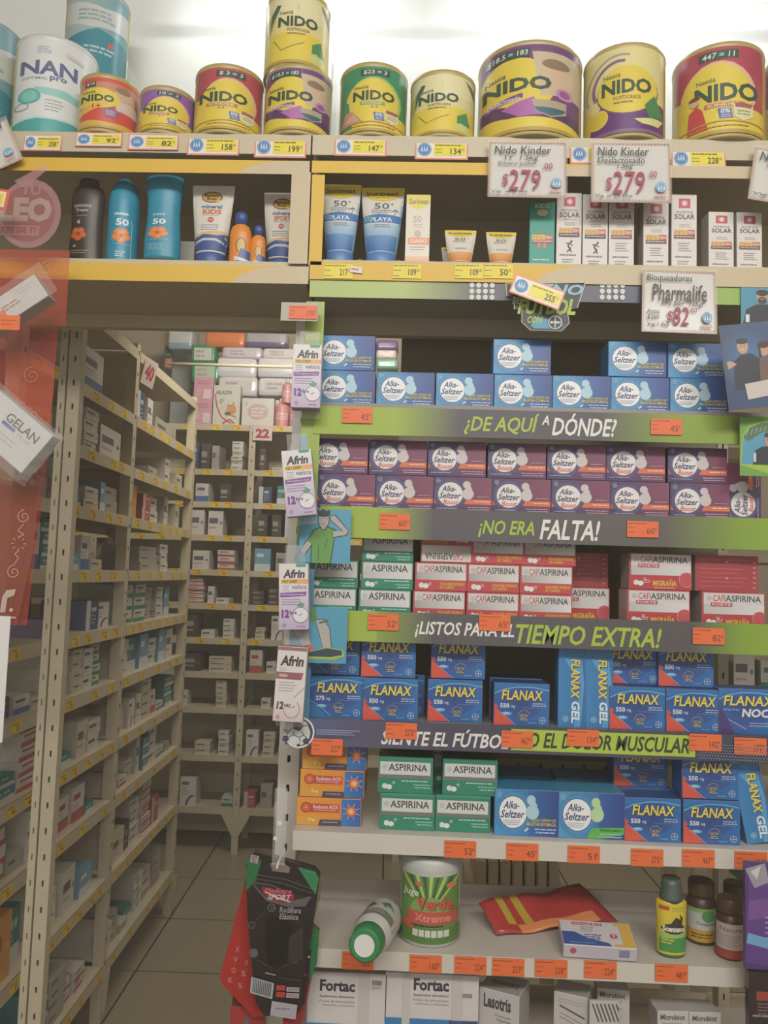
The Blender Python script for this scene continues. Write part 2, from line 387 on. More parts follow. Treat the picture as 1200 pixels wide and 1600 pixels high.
for xc, yc, pr in ((719, 1327, '52'), (816, 1331, '45'), (912, 1335, '51'), (1011, 1340, '275'), (1091, 1341, '467'), (1173, 1344, '134')):
    pricelabel(shE, G1, xc, yc, pr, xc)
for xc, yc, pr in ((559, 1501, '335'), (665, 1506, '160'), (735, 1508, '224'), (794, 1511, '223'), (861, 1513, '228'), (938, 1515, '224'), (1049, 1520, '481')):
    pricelabel(shF, G1, xc, yc, pr, xc)

# ------------------------------------------------------------------ printed frames round the sunscreen bays
def stripe(name, x0, x1, yt, yb, c0, c1, cut, Y, parent, poff=None, depth=.0015):
    """card strip: colour c0 up to the pixel cut, then a rounded end of c1"""
    xc, z, w_, h_ = place(x0, x1, yt, yb, Y); W_, H_ = x1 - x0, yb - yt
    A = Art(W_, H_); A.rect(0, 0, W_, H_, c0)
    if cut is not None:
        k = cut - x0; A.poly([(k, H_)] + [(k + 8 + 30 * t + 60 * t * t, H_ * (1 - math.sin(t * PI / 2))) for t in (0, .2, .4, .6, .8, 1)] + [(W_, 0), (W_, H_)], c1)
    return plate(name, A, parent, xc, Y, z, w_, h_, m=CARD, edge='9a8a3a', th=depth)
YEL, CRM = 'e3b62c', 'cdbb98'
fr = empty('printed_frame', (0, 0, 0), 'yellow and cream printed frame around the left sunscreen shelf', 'frame', 'yellow shelf frames')
stripe('top_strip', -40, 484, 248, 269, YEL, CRM, 365, YF - .006, fr); stripe('bottom_strip', -40, 482, 412, 439, YEL, CRM, 355, YF - .006, fr)
stripe('side_strip', 453, 483, 269, 412, CRM, CRM, None, YF - .006, fr)
fr = empty('printed_frame', (0, 0, 0), 'yellow and cream printed frame around the right sunscreen shelf', 'frame', 'yellow shelf frames')
stripe('top_strip', 487, 1240, 256, 275, YEL, CRM, 850, YF - .006, fr); bs = stripe('bottom_strip', 484, 1240, 415, 443, YEL, CRM, 830, YF - .006, fr)
stripe('side_strip', 485, 505, 273, 414, YEL, YEL, None, YF - .006, fr)
for xc, pr in ((529, '217'), (636, '109'), (733, '109'), (779, '50')):
    A = Art(46, 24); A.rect(0, 0, 46, 24, 'f0dc30'); A.words(1, 2, 42, 1, 3, 1.6, '6b6226', xc); A.words(1, 10, 14, 2, 9, 1.4, '6b6226', xc); A.text(pr, 25, 8, 38, 19, '3b3620', .02); A.text('00', 39, 8, 43, 13, '3b3620')
    x, z, w_, h_ = wpl(xc, 424, 46, 24, YF - .007); plate('price_label', A, bs, x - bs.location.x, -.0015, z - bs.location.z, w_, h_, edge='c0b030')
x, z, w_, h_ = wpl(556, 421, 20, 10, YF - .01)
A = Art(20, 10); A.rect(0, 0, 20, 10, 'eadfd8'); A.words(2, 3, 16, 1, 3, 3, 'b08078'); plate('sticker', A, bs, x - bs.location.x, -.003, z - bs.location.z, w_, h_, (0, .1, 0), edge='c8beb4')

# ------------------------------------------------------------------ football themed display
NV, DK, GR, CY = '20253c', '4a4852', '9cb93a', '3f9fc4'
def banner(yt, yb, x0, segs, label, Y=YF):
    x1 = 1240; xc, z, w_, h_ = place(x0, x1, yt, yb, Y); W_, H_ = x1 - x0, yb - yt
    z = Z(800, yb, Y); h_ = Z(800, yt, Y) - z
    A = Art(W_, H_)
    for a_, b_, c_, d_ in segs: A.rect(a_ - x0, 0, b_ - x0, H_, c_, d_)
    o = plate('shelf_banner', A, None, xc, Y - .004, z, w_, h_, m=CARD, edge='40404a', th=.003, label=label, cat='banner', group='printed banners on the display shelves')
    return o, x0, W_, H_, w_, h_
def letters(bn, items, name='lettering'):
    o, x0, W_, H_, w_, h_ = bn; A = Art(W_, H_)
    for t, a_, b_, yt, yb, c_ in items: A.text(t, a_ - x0, yt, b_ - x0, yb, c_, .022, .25)
    return obj(name, A.mesh(w_, h_, eps=.0002), o, CARD, (0, -.0009, 0))
LG = 'a6c63c'; WH = 'f0eeea'
b1 = banner(642, 686, 490, ((490, 620, GR, GR), (620, 720, GR, DK), (720, 940, DK, DK), (940, 1050, DK, '86a030'), (1050, 1240, '86a030', '7ca028')), 'dark and green banner under the blue tablet boxes, green and white question')
letters(b1, (('¿DE AQUÍ', 728, 846, 5, 40, LG), ('A', 849, 861, 7, 22, WH), ('DÓNDE?', 865, 966, 3, 38, WH)))
b2 = banner(799, 848, 500, ((500, 600, GR, GR), (600, 680, GR, DK), (680, 1040, DK, '55504e'), (1040, 1160, '55504e', '7ca028'), (1160, 1240, '7ca028', '8cb02c')), 'dark and green banner under the purple tablet boxes, words NO ERA FALTA')
letters(b2, (('¡NO ERA', 750, 838, 15, 43, LG), ('FALTA!', 846, 940, 11, 43, WH)))
b3 = banner(962, 1010, 528, ((528, 590, GR, GR), (590, 680, '8aa43c', DK), (680, 1080, DK, '4a464a'), (1080, 1160, '4a464a', '7ca028'), (1160, 1240, '7ca028', '8cb02c')), 'dark and green banner under the green and red boxes, words TIEMPO EXTRA')
letters(b3, (('¡LISTOS PARA EL', 650, 806, 13, 39, WH), ('TIEMPO EXTRA!', 808, 1035, 12, 43, LG)))
b4 = banner(1134, 1176, 446, ((446, 560, '46639a', '4c4a68'), (560, 700, '4c4a68', '3c3c50'), (700, 1240, '3c3c50', '343a50')), 'long navy banner under the blue pain tablet boxes, words about muscle pain')
o, x0, W_, H_, w_, h_ = b4; A = Art(W_, H_); A.rect(802 - x0, 4, 1087 - x0, 37, 'b0cc3c'); obj('lime_stripe', A.mesh(w_, h_), o, CARD, (0, -.0006, 0)); A = Art(W_, H_)
for i in range(28):
    for j in range(6): A.disc(1092 - x0 + i * 4.2 + (j % 2) * 2, 16 + j * 4.3, 1.1, '8a90a8', n=6)
A.words(497 - x0, 14, 570 - x0, 3, 3.2, 1.3, '9aa4c8', 3)
obj('dot_pattern', A.mesh(w_, h_), o, CARD, (0, -.0006, 0), kind='stuff')
letters(b4, (('SIENTE EL FÚTBOL', 598, 798, 8, 36, WH),)); letters(b4, (('NO EL DOLOR MUSCULAR', 810, 1078, 8, 32, '26301c'),))
for bn, xs in ((b1, ((558, 649, '45'), (1041, 667, '45'))), (b2, ((617, 815, '60'), (1004, 827, '60'))), (b3, ((599, 972, '52'), (773, 973, '65'), (1107, 994, '82'))),
               (b4, ((627, 1142, '275'), (511, 1167, '227'), (808, 1155, '467'), (911, 1153, '134'), (1102, 1160, '142'), (1172, 1166, '177')))):
    for xc, yc, pr in xs: pricelabel(bn[0], bn[0].location, xc, yc, pr, xc, Y=YF - .006)
# header strip with emblem and lights, side panel
xc, z, w_, h_ = place(484, 1240, 443, 472, YF); A = Art(756, 29)
A.rect(0, 0, 150, 29, 'a2b852'); A.rect(150, 0, 260, 29, 'a2b852', '3a4048'); A.rect(260, 0, 520, 29, '3a4048', '2c3450'); A.rect(520, 0, 620, 29, '2c3450', '4a6038'); A.rect(620, 0, 756, 29, '8ab03c', '7fae34')
hd = plate('header_panel', A, None, xc, YF - .003, z, w_, h_, m=GLOSS, edge='30343c', th=.003, label='dark and green header strip across the top of the display', cat='sign')
hw, hh = w_, h_
def onheader(name, x0, x1, y0, y1, A, dy=-.001, rot=(0, 0, 0), **k):
    xc, z, w_, h_ = place(x0, x1, y0, y1, YF); return obj(name, A.mesh(w_, h_), hd, CARD, (xc - hd.location.x, dy, z - hd.location.z), rot)
for x0 in (732, 935):
    A = Art(42, 26)
    for i in range(4):
        for j in range(3): A.disc(5 + i * 10.5, 4 + j * 9, 4, 'd8dedc', n=10)
    onheader('dot_pattern', x0, x0 + 42, 443, 470, A)['kind'] = 'stuff'
# emblem: cut-out card hanging from the header
A = Art(130, 80)
OUT = [(4, 6), (128, 2), (116, 42), (100, 46), (104, 66), (92, 79), (44, 79), (30, 66), (30, 46), (18, 46), (18, 28), (6, 26)]
A.poly([(-2 + (x * 1.03), y * 1.02 - 1) for x, y in OUT], 'c8d4b0'); A.poly(OUT, '262c34')
A.poly([(44, 72), (50, 58), (80, 62), (96, 70), (86, 76), (50, 76)], '4b9cc0')
A.text('SERENO', 10, 5, 126, 22, '8fc4dc', .03, .25); A.text('DEL', 14, 26, 30, 38, '9cc4a0', .02, .2); A.text('FÚTBOL', 22, 22, 114, 54, LG, .04, .25); A.text('CON', 38, 57, 62, 68, LG, .03, .2)
A.disc(82, 66, 12, '20262e'); A.cross(82, 66, 11, 'c8d0d4'); A.text('BAYER', 75, 64, 89, 68, 'd8e0e4', .02)
xc, z, w_, h_ = place(786, 914, 441, 519, YF)
em = obj('display_emblem', A.mesh(w_, h_, clip=False), None, CARD, (xc, YF - .006, z), label='green lettered football emblem hanging below the header strip', cat='sign')
obj('backing_card', MB().prism([((x / 130 - .5) * w_, h_ * (1 - y / 80)) for x, y in OUT], .0003, .0018).me(), em, mat('dark_card', '2a3038', .6))
# right corner of the header: bearded man cut-out on blue
SKIN = 'c49a80'
A = Art(60, 60); A.poly([(0, 60), (18, 2), (60, 0), (60, 60)], '3f93b4'); A.poly([(2, 60), (8, 34), (24, 26), (46, 26), (60, 34), (60, 60)], '1d2434'); A.disc(33, 14, 9, SKIN, ry=12); A.disc(33, 8, 9.5, '2a2420', ry=5)
A.disc(33, 20, 7, '3a2c26', ry=5.5); A.disc(33, 18, 2.6, 'c88478', ry=1); A.disc(30, 12, 1, '201818'); A.disc(36, 12, 1, '201818'); A.rect(7, 42, 13, 54, 'e8e8ec')
xc, z, w_, h_ = place(1155, 1215, 452, 512, YF)
plate('cutout_figure', A, None, xc, YF - .007, z, w_, h_, m=CARD, label='printed cut-out of bearded man in dark shirt at header right corner', cat='cutout', edge='3f93b4')
# left side panel
xa, xb = X(479, 460, YF), X(508, 460, YF); zt_, zb_ = Z(500, 472, YF), Z(480, 1122, YF)
A = Art(29, 650); A.rect(0, 0, 29, 210, 'a0b850', '9cb846'); A.rect(0, 210, 29, 380, '9cb846', '8cb446', 'y'); A.rect(0, 215, 10, 300, '5aa8c4'); A.rect(0, 380, 29, 650, '3f9cc4', '4a8cb4'); A.poly([(0, 500), (29, 520), (29, 560), (0, 555)], '7cb03c')
sp = plate('side_panel', A, None, (xa + xb) / 2, YF - .002, zb_, xb - xa, zt_ - zb_, m=GLOSS, edge='7c9440', th=.003, label='tall narrow green and blue side panel beside the hanging nasal spray boxes', cat='panel')
# illustrated player: head and shirt, and legs
A = Art(80, 84)
A.poly([(8, 84), (14, 22), (80, 6), (72, 84)], '4a9ec4'); G_ = '5c9a48'; O_ = '28343c'; FL = 'b4b0ac'
for col, g in ((O_, 1.6), (G_, 0)):
    A.poly([(12 - g, 52 + g), (22 - g, 34 - g), (34, 28 - g), (44, 28 - g), (56 + g, 33 - g), (54 + g, 44), (49 + g, 84), (20 - g, 84), (20 - g, 52)], col)
for col, g in ((O_, 1.3), (FL, 0)):
    A.poly([(2 - g, 66 + g), (12 - g, 50 - g), (20 + g, 54), (8 + g, 72 + g)], col)
    A.poly([(52 - g, 34 + g), (68, 33 + g), (48 - g, 16), (49, 10 - g), (54 + g, 9 - g), (76 + g, 33), (72 + g, 39 + g), (53, 43 + g)], col)
    A.disc(37, 17, 8 + g, col, ry=12 + g); A.rect(34 - g, 24, 40 + g, 31 + g, col)
A.disc(37, 7, 10, O_, ry=5); A.poly([(28, 8), (26, 0), (31, 3), (36, -2), (40, 3), (46, 0), (47, 9)], O_); A.line([(31, 15), (35, 14)], .8, O_); A.line([(39, 14), (43, 15)], .8, O_); A.line([(34, 23), (39, 22)], .7, O_); A.line([(30, 55), (31, 80)], .7, O_); A.line([(44, 45), (41, 60)], .7, O_)
xc, z, w_, h_ = place(468, 548, 796, 880, YF - .02)
plate('cutout_figure', A, None, xc, YF - .02, z, w_, h_, m=CARD, edge='4a9ec4', label='drawn footballer in green shirt holding his head on blue card', cat='cutout')
A = Art(90, 90)
A.poly([(0, 90), (18, 0), (78, 0), (62, 90)], '459cc0'); A.poly([(20, 0), (40, 0), (42, 24), (24, 24)], '4f8850')
for col, g in ((O_, 1.2), (FL, 0)):
    A.poly([(4 - g, 30), (24, 24 - g), (36 + g, 66), (26, 70 + g), (8 - g, 44)], col); A.poly([(40 - g, 22 - g), (52 + g, 20 - g), (62 + g, 34), (66 + g, 66), (54, 68 + g), (46 - g, 40)], col)
A.poly([(24, 62), (36, 60), (40, 74), (26, 76)], 'cc6858'); A.poly([(24, 74), (40, 70), (60, 64), (84, 68), (88, 78), (70, 84), (30, 84), (22, 80)], 'a4c43c'); A.poly([(26, 75), (40, 71), (60, 66), (82, 69), (84, 76), (66, 80), (32, 80)], '28384c'); A.line([(46, 26), (60, 22)], 3, '3a5c48')
xc, z, w_, h_ = place(452, 542, 948, 1036, YF - .02)
plate('cutout_figure', A, None, xc, YF - .018, z, w_, h_, m=CARD, edge='459cc0', label='drawn footballer legs with white socks and boots on blue card', cat='cutout')
# soccer ball card
A = Art(52, 52); A.disc(27, 26, 25, 'f0f0f2'); A.disc(27, 26, 22.5, '343848'); A.disc(23.5, 26, 22, 'd8dadc')
def pent(cx, cy, r, a0, n=5): return [(cx + r * math.cos(a0 + 2 * PI * k / n), cy + r * math.sin(a0 + 2 * PI * k / n)) for k in range(n)]
A.poly(pent(25, 16, 9, -PI / 2 + .3), '343848'); A.poly(pent(6, 37, 6, .2), '343848'); A.poly(pent(39, 40, 6, .8), '343848'); A.poly(pent(27, 46.5, 3, .8), '343848')
for p_, q_ in (((16, 19), (10, 26)), ((10, 26), (8, 31)), ((20, 24), (18, 30)), ((31, 23), (35, 30)), ((18, 30), (10, 35)), ((18, 30), (28, 34)), ((28, 34), (35, 30)), ((35, 30), (40, 34)), ((28, 34), (30, 42)), ((33, 15), (42, 14)), ((10, 26), (2, 22)), ((42, 14), (46, 24))): A.line([p_, q_], 1, '343848')
xc, z, w_, h_ = place(439, 490, 1121, 1172, YF - .02)
o = obj('ball_cutout', A.mesh(w_, h_), None, CARD, (xc, YF - .008, z), label='round black and white soccer ball cut-out at the banner left end', cat='cutout')
bm = bmesh.new(); bmesh.ops.create_cone(bm, cap_ends=True, segments=32, radius1=w_ * .48, radius2=w_ * .48, depth=.0012, matrix=Matrix.Translation((w_ * .02, .0008, h_ / 2)) @ Matrix.Rotation(PI / 2, 4, 'X')); me = bpy.data.meshes.new('disc'); bm.to_mesh(me); bm.free()
obj('backing_card', me, o, mat('white_card', 'f0f0f0', .6))
# stadium cut-out at the right
A = Art(60, 92); A.poly([(0, 76), (4, 30), (14, 14), (34, 6), (60, 4), (60, 92), (4, 76)], '9cc43c'); A.poly([(2, 74), (6, 32), (16, 17), (35, 9), (60, 7), (60, 74)], '4a9cc0'); A.poly([(5, 32), (16, 16), (34, 9), (60, 7), (60, 22), (34, 24), (14, 38)], '4c6e50'); 
for k in range(7): A.line([(10 + k * 7, 30 - k * 2.2), (13 + k * 7, 20 - k * 1.6)], .8, 'b8ccb0')
A.poly([(20, 74), (24, 52), (34, 46), (60, 44), (60, 74)], '1d2434'); A.disc(46, 36, 7, SKIN, ry=10); A.disc(46, 28, 8, '2a2420', ry=4); A.rect(21, 56, 25, 70, 'd8d8e0'); A.disc(43, 35, .9, '201818'); A.disc(49, 35, .9, '201818')
xc, z, w_, h_ = place(1156, 1216, 652, 744, YF - .02)
plate('cutout_figure', A, None, xc, YF - .02, z, w_, h_, m=CARD, edge='6aa43c', label='printed cut-out of stadium and dark shirted man at right end of first banner', cat='cutout')
# booklet
A = Art(84, 140); A.rect(0, 0, 84, 140, '1f3560', '2a4c80'); A.disc(40, 60, 46, '3f74a8', ry=52, c2='22406c')
A.poly([(12, 108), (16, 62), (26, 52), (44, 50), (56, 60), (58, 108)], '1a1f30'); A.disc(32, 38, 8.5, SKIN, ry=12); A.disc(32, 29, 9, '2a2220', ry=5); A.disc(29.5, 37, .9, '201818'); A.disc(35, 37, .9, '201818'); A.disc(32, 43, 2.5, 'e8d8d0', ry=1)
A.poly([(52, 108), (54, 70), (62, 60), (84, 60), (84, 108)], '6a4a40'); A.disc(64, 46, 7.5, SKIN, ry=11); A.disc(64, 38, 9, '3a2018', ry=6); A.rect(56, 42, 59, 58, '3a2018'); A.poly([(14, 70), (6, 74), (4, 62), (10, 60), (20, 66)], SKIN)
A.poly([(28, 100), (84, 94), (84, 120), (30, 126)], 'cfc8c0')
x, z, w_, h_ = wpl(1178, 573, 84, 134, YF - .05)
bk = plate('booklet', A, None, x, YF - .06, z, w_, h_, (0, math.radians(-7), 0), m=GLOSS, th=.002, edge='c8c4bc', label='dark blue booklet with smiling couple leaning at the right edge', cat='booklet')
# ------------------------------------------------------------------ boxed medicines on the display
def alka(kind='blue'):
    A = Art(92, 57)
    if kind == 'boost':
        A.rect(0, 0, 92, 57, '3a2c60', '7c3460'); A.rect(50, 0, 92, 36, '6c3458', '803a5c'); A.rect(0, 46, 92, 57, '302c5c', '6a305c'); A.rect(0, 36, 92, 44, 'd85c38', 'ee7444')
    elif kind == 'lime':
        A.rect(0, 0, 92, 57, '3fa0d0', '22489c'); A.rect(56, 0, 92, 57, '2658ac', '203c8c'); A.poly([(40, 57), (46, 44), (92, 42), (92, 50), (58, 57)], '54b848')
    else:
        A.rect(0, 0, 92, 57, '2f9ad4', '2450a4'); A.rect(48, 0, 92, 57, '2a64b4', '1f3c8a')
    A.disc(26, 28, 27, '8cc8e8' if kind != 'boost' else '9a94c0', c2='2b80c0' if kind != 'boost' else '3c3068')
    A.disc(26, 28, 21, '20407c' if kind != 'boost' else '2a2858'); A.disc(26, 28, 20, 'f8fcff' if kind != 'boost' else 'f0ecec')
    bc = 'b4dcf0' if kind == 'blue' else ('c0e4a8' if kind == 'lime' else 'd8cccc')
    A.disc(54, 27, 9.5, bc); A.ring(54, 27, 9.5, .6, '8cb8d4'); A.disc(52, 12, 6.5, bc); A.ring(52, 12, 6.5, .5, '8cb8d4'); A.disc(56, 19, 4.5, bc)
    d = '1c2f6c' if kind != 'boost' else '2a2654'
    A.text('Alka-', 12, 14, 35, 23.5, d, .014, .3); A.text('Seltzer', 8, 25.2, 43, 35, d, .014, .3)
    if kind == 'boost': A.text('Boost', 14, 37, 39, 45, 'e0643c', .015, .3)
    else: A.words(12, 38, 38, 3, 2.4, .8, '9aa8c4', 4)
    A.cross(6, 6, 3.6, 'a8d4ec')
    if kind == 'blue':
        A.text('ALIVIO RÁPIDO DE', 52, 34, 88, 38.5, 'e0d050', .02, .2); A.text('MALESTAR ESTOMACAL', 46, 39.5, 88, 44, 'e0d050', .02, .2); A.words(54, 47, 88, 2, 4, 2, 'a8c0e8', 5, True); A.poly([(42, 50), (47, 46), (49, 48), (44, 52)], 'c8dcf0')
    elif kind == 'lime': A.text('SABOR LIMÓN', 58, 44, 88, 47, '1c5c3c', .01); A.words(54, 50, 88, 2, 3.4, 1.4, 'a8d0d8', 5, True)
    else: A.words(62, 38.5, 88, 1, 4, 2, 'ffd0b0', 5, True); A.words(66, 31, 88, 1, 3, 1.4, 'c89cb0', 6, True); A.words(4, 51, 40, 1, 3, 1.5, 'a8a0c8', 7); A.words(52, 48.5, 88, 2, 3.6, 1.5, 'd0a8c0', 8, True)
    return A
def aspirina(kind, W_=82, H_=42, top=True):
    A = Art(W_, H_); s = W_ / 82
    base, wh = {'green': ('1c8468', 'dcdedc'), 'cafi': ('c83c44', 'dcdad8'), 'forte': ('c03038', 'dcd8d6')}[kind]
    A.rect(0, 0, W_, H_, base)
    hw_ = 26 if kind != 'forte' else 34
    if kind == 'green' and not top: A.rect(2, 7, W_ - 3, 27, wh); A.rect(0, 27, W_, 33, '6c7470'); A.rect(0, 0, W_, 3, '2a9478'); hw_ = 33; ty = 10
    else: A.rect(2, 1, W_ - 1, hw_, wh); A.rect(2, hw_ * .55, W_ - 1, hw_, 'c4c4c4' if kind != 'cafi' else 'b0aaa8', 'e8e8e8'); ty = 4
    A.cross(9 * s, ty + 5.5, 3.8, 'a8a4a4')
    if kind == 'green': A.text('ASPIRINA', 15 * s, ty, W_ - 8, ty + 11, '30343c', .012)
    else:
        A.text('CAFI', 14 * s, ty, 30 * s, ty + 10, 'c83c44', .005); A.text('ASPIRINA', 30.5 * s, ty, W_ - 6, ty + 10, '38343c', .01)
    if kind == 'forte': A.rect(13, 16, 46, 22, 'b83440'); A.text('FORTE', 15, 17, 44, 21, 'f0d8d4', .02)
    y0 = hw_
    A.disc(10, y0 + (H_ - y0) * .55, 4.2, 'e4ece8', ry=4.2); A.disc(17, y0 + (H_ - y0) * .6, 4.6, 'f0f0ec', ry=4); A.text('40' if kind == 'green' else '24', 21, y0 + 4, 26, y0 + 9, 'c8e8e0', .01)
    if kind == 'green': A.words(36, y0 + 2.4, W_ - 3, 1, 3, 1.8, 'b8e4d8', 3); A.words(54, y0 + 8, W_ - 3, 2, 4.2, 1.8, '9cd4c4', 4, True)
    elif kind == 'cafi': A.text('DOLORES SEVEROS', 40, y0 + 3.5, W_ - 3, y0 + 8, 'ecc040', .03); A.text('DE CABEZA', 40, y0 + 9, 63, y0 + 13, 'ecc040', .03)
    else: A.text('MIGRAÑA', 36, y0 + 6, 73, y0 + 17, 'ecb83c', .04); A.disc(W_ - 8, y0 + 6, 12, 'c84850'); A.ring(W_ - 8, y0 + 6, 12, .9, 'e89c98'); A.words(38, y0 + 19, 72, 1, 3, 1.6, 'f0b8a8'); A.words(22, y0 + 8, 32, 2, 3, 1.4, 'f0c8c0')
    return A
def flanax(kind='550', W_=84, H_=64):
    A = Art(W_, H_); A.rect(0, 0, W_, H_, '1f4c9c', '1c68b4'); A.disc(W_ * .5, H_ * .45, 34, '1c3c80', ry=24, c2='1e50a0')
    A.line([(0, 16), (14, 9), (36, 5), (60, 5), (W_, 9)], 2, '5aaedc'); A.poly([(0, 0), (W_, 0), (W_, 6), (40, 2.5), (12, 7), (0, 13)], '1c6cb8')
    if kind == '550': A.poly([(0, 36), (10, 44), (30, H_ - 1), (0, H_)], 'e04c38'); A.poly([(0, 30), (7, 36), (0, 40)], 'c8504c'); A.line([(9, 44), (22, 54), (34, H_)], .8, 'f0a8a0')
    elif kind == '275': A.line([(0, 38), (18, 48), (34, H_ - 2)], 2, '4c98d0'); A.poly([(0, 42), (16, 50), (28, H_), (0, H_)], '2874b8')
    else: A.poly([(0, 26), (10, 40), (24, H_), (0, H_)], '3c2c74'); A.line([(14, 46), (40, 60)], 1, 'd8a8d0')
    A.text('FLANAX', 12 if kind != 'noc' else 8, 11, W_ - 8, 26, '1c2c5c', .05, .15); A.text('FLANAX', 11 if kind != 'noc' else 7, 10, W_ - 9, 25, 'f4dc44', .02, .15)
    if kind == 'noc': A.text('220 mg  50 mg', 6, 30, 30, 33, 'c8d4f0', .01); A.text('NOCT', 34, 29, W_ - 4, 42, 'e8e8f0', .04, .15); A.words(44, 50, W_ - 4, 2, 4, 1.6, 'a0b4e0', 4, True)
    else:
        A.text('550' if kind == '550' else '275', 9, 30.5, 23, 37.5, 'e8ecf4', .03); A.text('mg', 26, 33.5, 32, 38, 'd0d8ec', .02); A.words(56, 29, W_ - 4, 2, 3.4, 1.6, 'a8c0e8', 6, True); A.words(44, 36, W_ - 4, 1, 3, .8, '6c90c8', 7)
        A.disc(19, 46, 8, '6cb0dc', ry=2.8); A.disc(18, 45.4, 5, 'a8d4ec', ry=1.2)
        A.ring(46, 49, 9, .7, 'c8a458', a0=.3, a1=3.3); A.text('ALTA' if kind == '550' else 'Hi', 40, 46, 52, 50, 'd0ac54', .03); A.words(40, 51.5, 53, 2, 2.6, 1.4, 'd0ac54', 2)
        A.cross(W_ - 10, H_ - 9, 5.2, 'b8cce8'); A.words(W_ - 32, H_ - 5.5, W_ - 19, 1, 2, 1.2, '90a8d8', 3)
    return A
def redoxon():
    A = Art(99, 41); A.rect(0, 0, 99, 41, 'f0a030', 'e88424'); A.rect(0, 28, 99, 41, 'e8a83c', 'd87c28'); A.rect(69, 0, 99, 41, '2c78c4', '2458a8')
    A.rect(14, 8, 66, 21, 'c03c34', 'd84c3c'); A.disc(14, 14, 8.5, 'c84434'); A.disc(14, 14, 5.5, 'e0683c'); A.disc(14, 14, 1.2, 'f4d8a8')
    A.text('Redoxon AOX', 25, 9.5, 64, 15.5, 'f0e4d8', .02); A.words(26, 17, 62, 1, 2, 1.2, 'f0c8b0'); A.poly([(34, 41), (36, 32), (69, 32), (69, 41)], '443850'); A.words(40, 35, 66, 1, 3, 1.6, 'a89cb0')
    A.disc(20, 32, 3, 'f0cc50'); A.disc(26, 33, 2.4, 'f4d868')
    for k in range(8): A.line([(84 + 4 * math.cos(k * PI / 4 + .4), 18 + 4 * math.sin(k * PI / 4 + .4)), (84 + 14 * math.cos(k * PI / 4 + .4), 18 + 13 * math.sin(k * PI / 4 + .4))], 1.2, '9cd0f0')
    A.disc(84, 18, 8.5, 'd86050'); A.disc(84, 18, 5, 'f0b070'); A.disc(84, 18, 2, 'f4dc90'); return A
PXM = YF / F                                  # metres per pixel at the front plane
DES = {}
def design(key, fn, W_, H_, depth, cols, s=(YF + .03) / F, gloss=GLOSS):
    A = fn(); w_, h_ = W_ * s, H_ * s
    DES[key] = (boxmesh(w_, depth, h_, *cols, name=key + '_carton'), A.mesh(w_ - .0016, h_ - .0016, name=key + '_printing'), w_, h_, depth, gloss)
    DES[key][0].materials.append(gloss); DES[key][1].materials.append(gloss)
design('alka', alka, 91, 56.5, .055, ('2858a8', '2c84bc', '2c7cc0'))
design('boost', lambda: alka('boost'), 91, 55.5, .055, ('4a3064', '3c3068', '5c3868'))
design('lime', lambda: alka('lime'), 99, 68, .075, ('2858a8', '48a0bc', '3c98c0'))
design('alkabig', alka, 97, 68, .075, ('2858a8', '2c74b4', '2c8cc4'))
design('aspi', lambda: aspirina('green'), 81, 43, .055, ('1c8468', '1c7c62', '20886c'))
design('aspi2', lambda: aspirina('green', 84, 55, False), 83, 54, .06, ('1c8468', '1c7058', '187058'))
design('cafi', lambda: aspirina('cafi'), 81, 43.5, .055, ('c83c44', 'b83840', 'c84850'))
design('forte', lambda: aspirina('forte', 96, 56), 96, 56, .055, ('c03038', 'b8a8a4', 'a82c34'))
design('fl550', flanax, 84, 64, .05, ('1c3c80', '1c5ca4', '1c488c'))
design('fl275', lambda: flanax('275'), 84, 64, .05, ('1c3c80', '1c68ac', '1c488c'))
design('flnoc', lambda: flanax('noc', 92, 68), 92, 68, .05, ('1c3c80', '24408c', '1c488c'))
design('redox', redoxon, 99, 41, .06, ('e88424', 'e09030', 'ec9c38'))
def carton(key, xpx, ypx, z, Y, label, group, rot=(0, 0, 0), xw=None, name='medicine_box', cat='box'):
    bme, ame, w_, h_, d, g = DES[key]
    x = X(xpx, ypx, Y) if xw is None else xw
    o = obj(name, bme, None, None, (x, Y, z), rot, label, cat, group)
    obj('front_print', ame, o, None, (0, -.0001, .0008))
    return o
TB = 'blue tablet box with white round emblem'
def row(key, xs, ypx, z, Y, lab, group, nth=None):
    """xs: pixel x of each box's centre; keeps neighbours from touching"""
    w_ = DES[key][2]; last = -9
    for i, x in enumerate(xs):
        xw = max(X(x, ypx, Y), last + w_ + .0006); last = xw
        carton(key, x, ypx, z, Y + (.0015 if i % 2 else 0), lab.format((nth or ORD)[i]), group, xw=xw, rot=(0, 0, 0))
YR = YF + .03
row('alka', (541, 634, 726, 817.5, 908, 998, 1091), 612, zA, YR, TB + ', lower row over first banner, {}', 'blue tablet boxes on the top display shelf')
h_ = DES['alka'][3] + .0006
row('alka', (541, 816, 996, 1090), 556, zA + h_, YR, TB + ', upper row over first banner, {}', 'blue tablet boxes on the top display shelf')
PB = 'purple and orange tablet box with white emblem'
row('boost', (541, 632, 723, 814, 905, 999, 1094), 768, zB, YR, PB + ', bottom row, {}', 'purple tablet boxes on the second display shelf')
h_ = DES['boost'][3] + .0006
row('boost', (530, 622, 714, 808, 901, 994, 1090), 714, zB + h_, YR, PB + ', upper row, {}', 'purple tablet boxes on the second display shelf')
bme = DES['boost']; x = X(1166, 790, YR)
o = obj('medicine_box', bme[0], None, None, (x + bme[3] / 2, YR + .012, zB + bme[2] / 2), (0, -PI / 2, 0), 'purple tablet box standing on end at right of bottom purple row', 'box', 'purple tablet boxes on the second display shelf')
obj('front_print', bme[1], o, None, (0, -.0001, .0008))
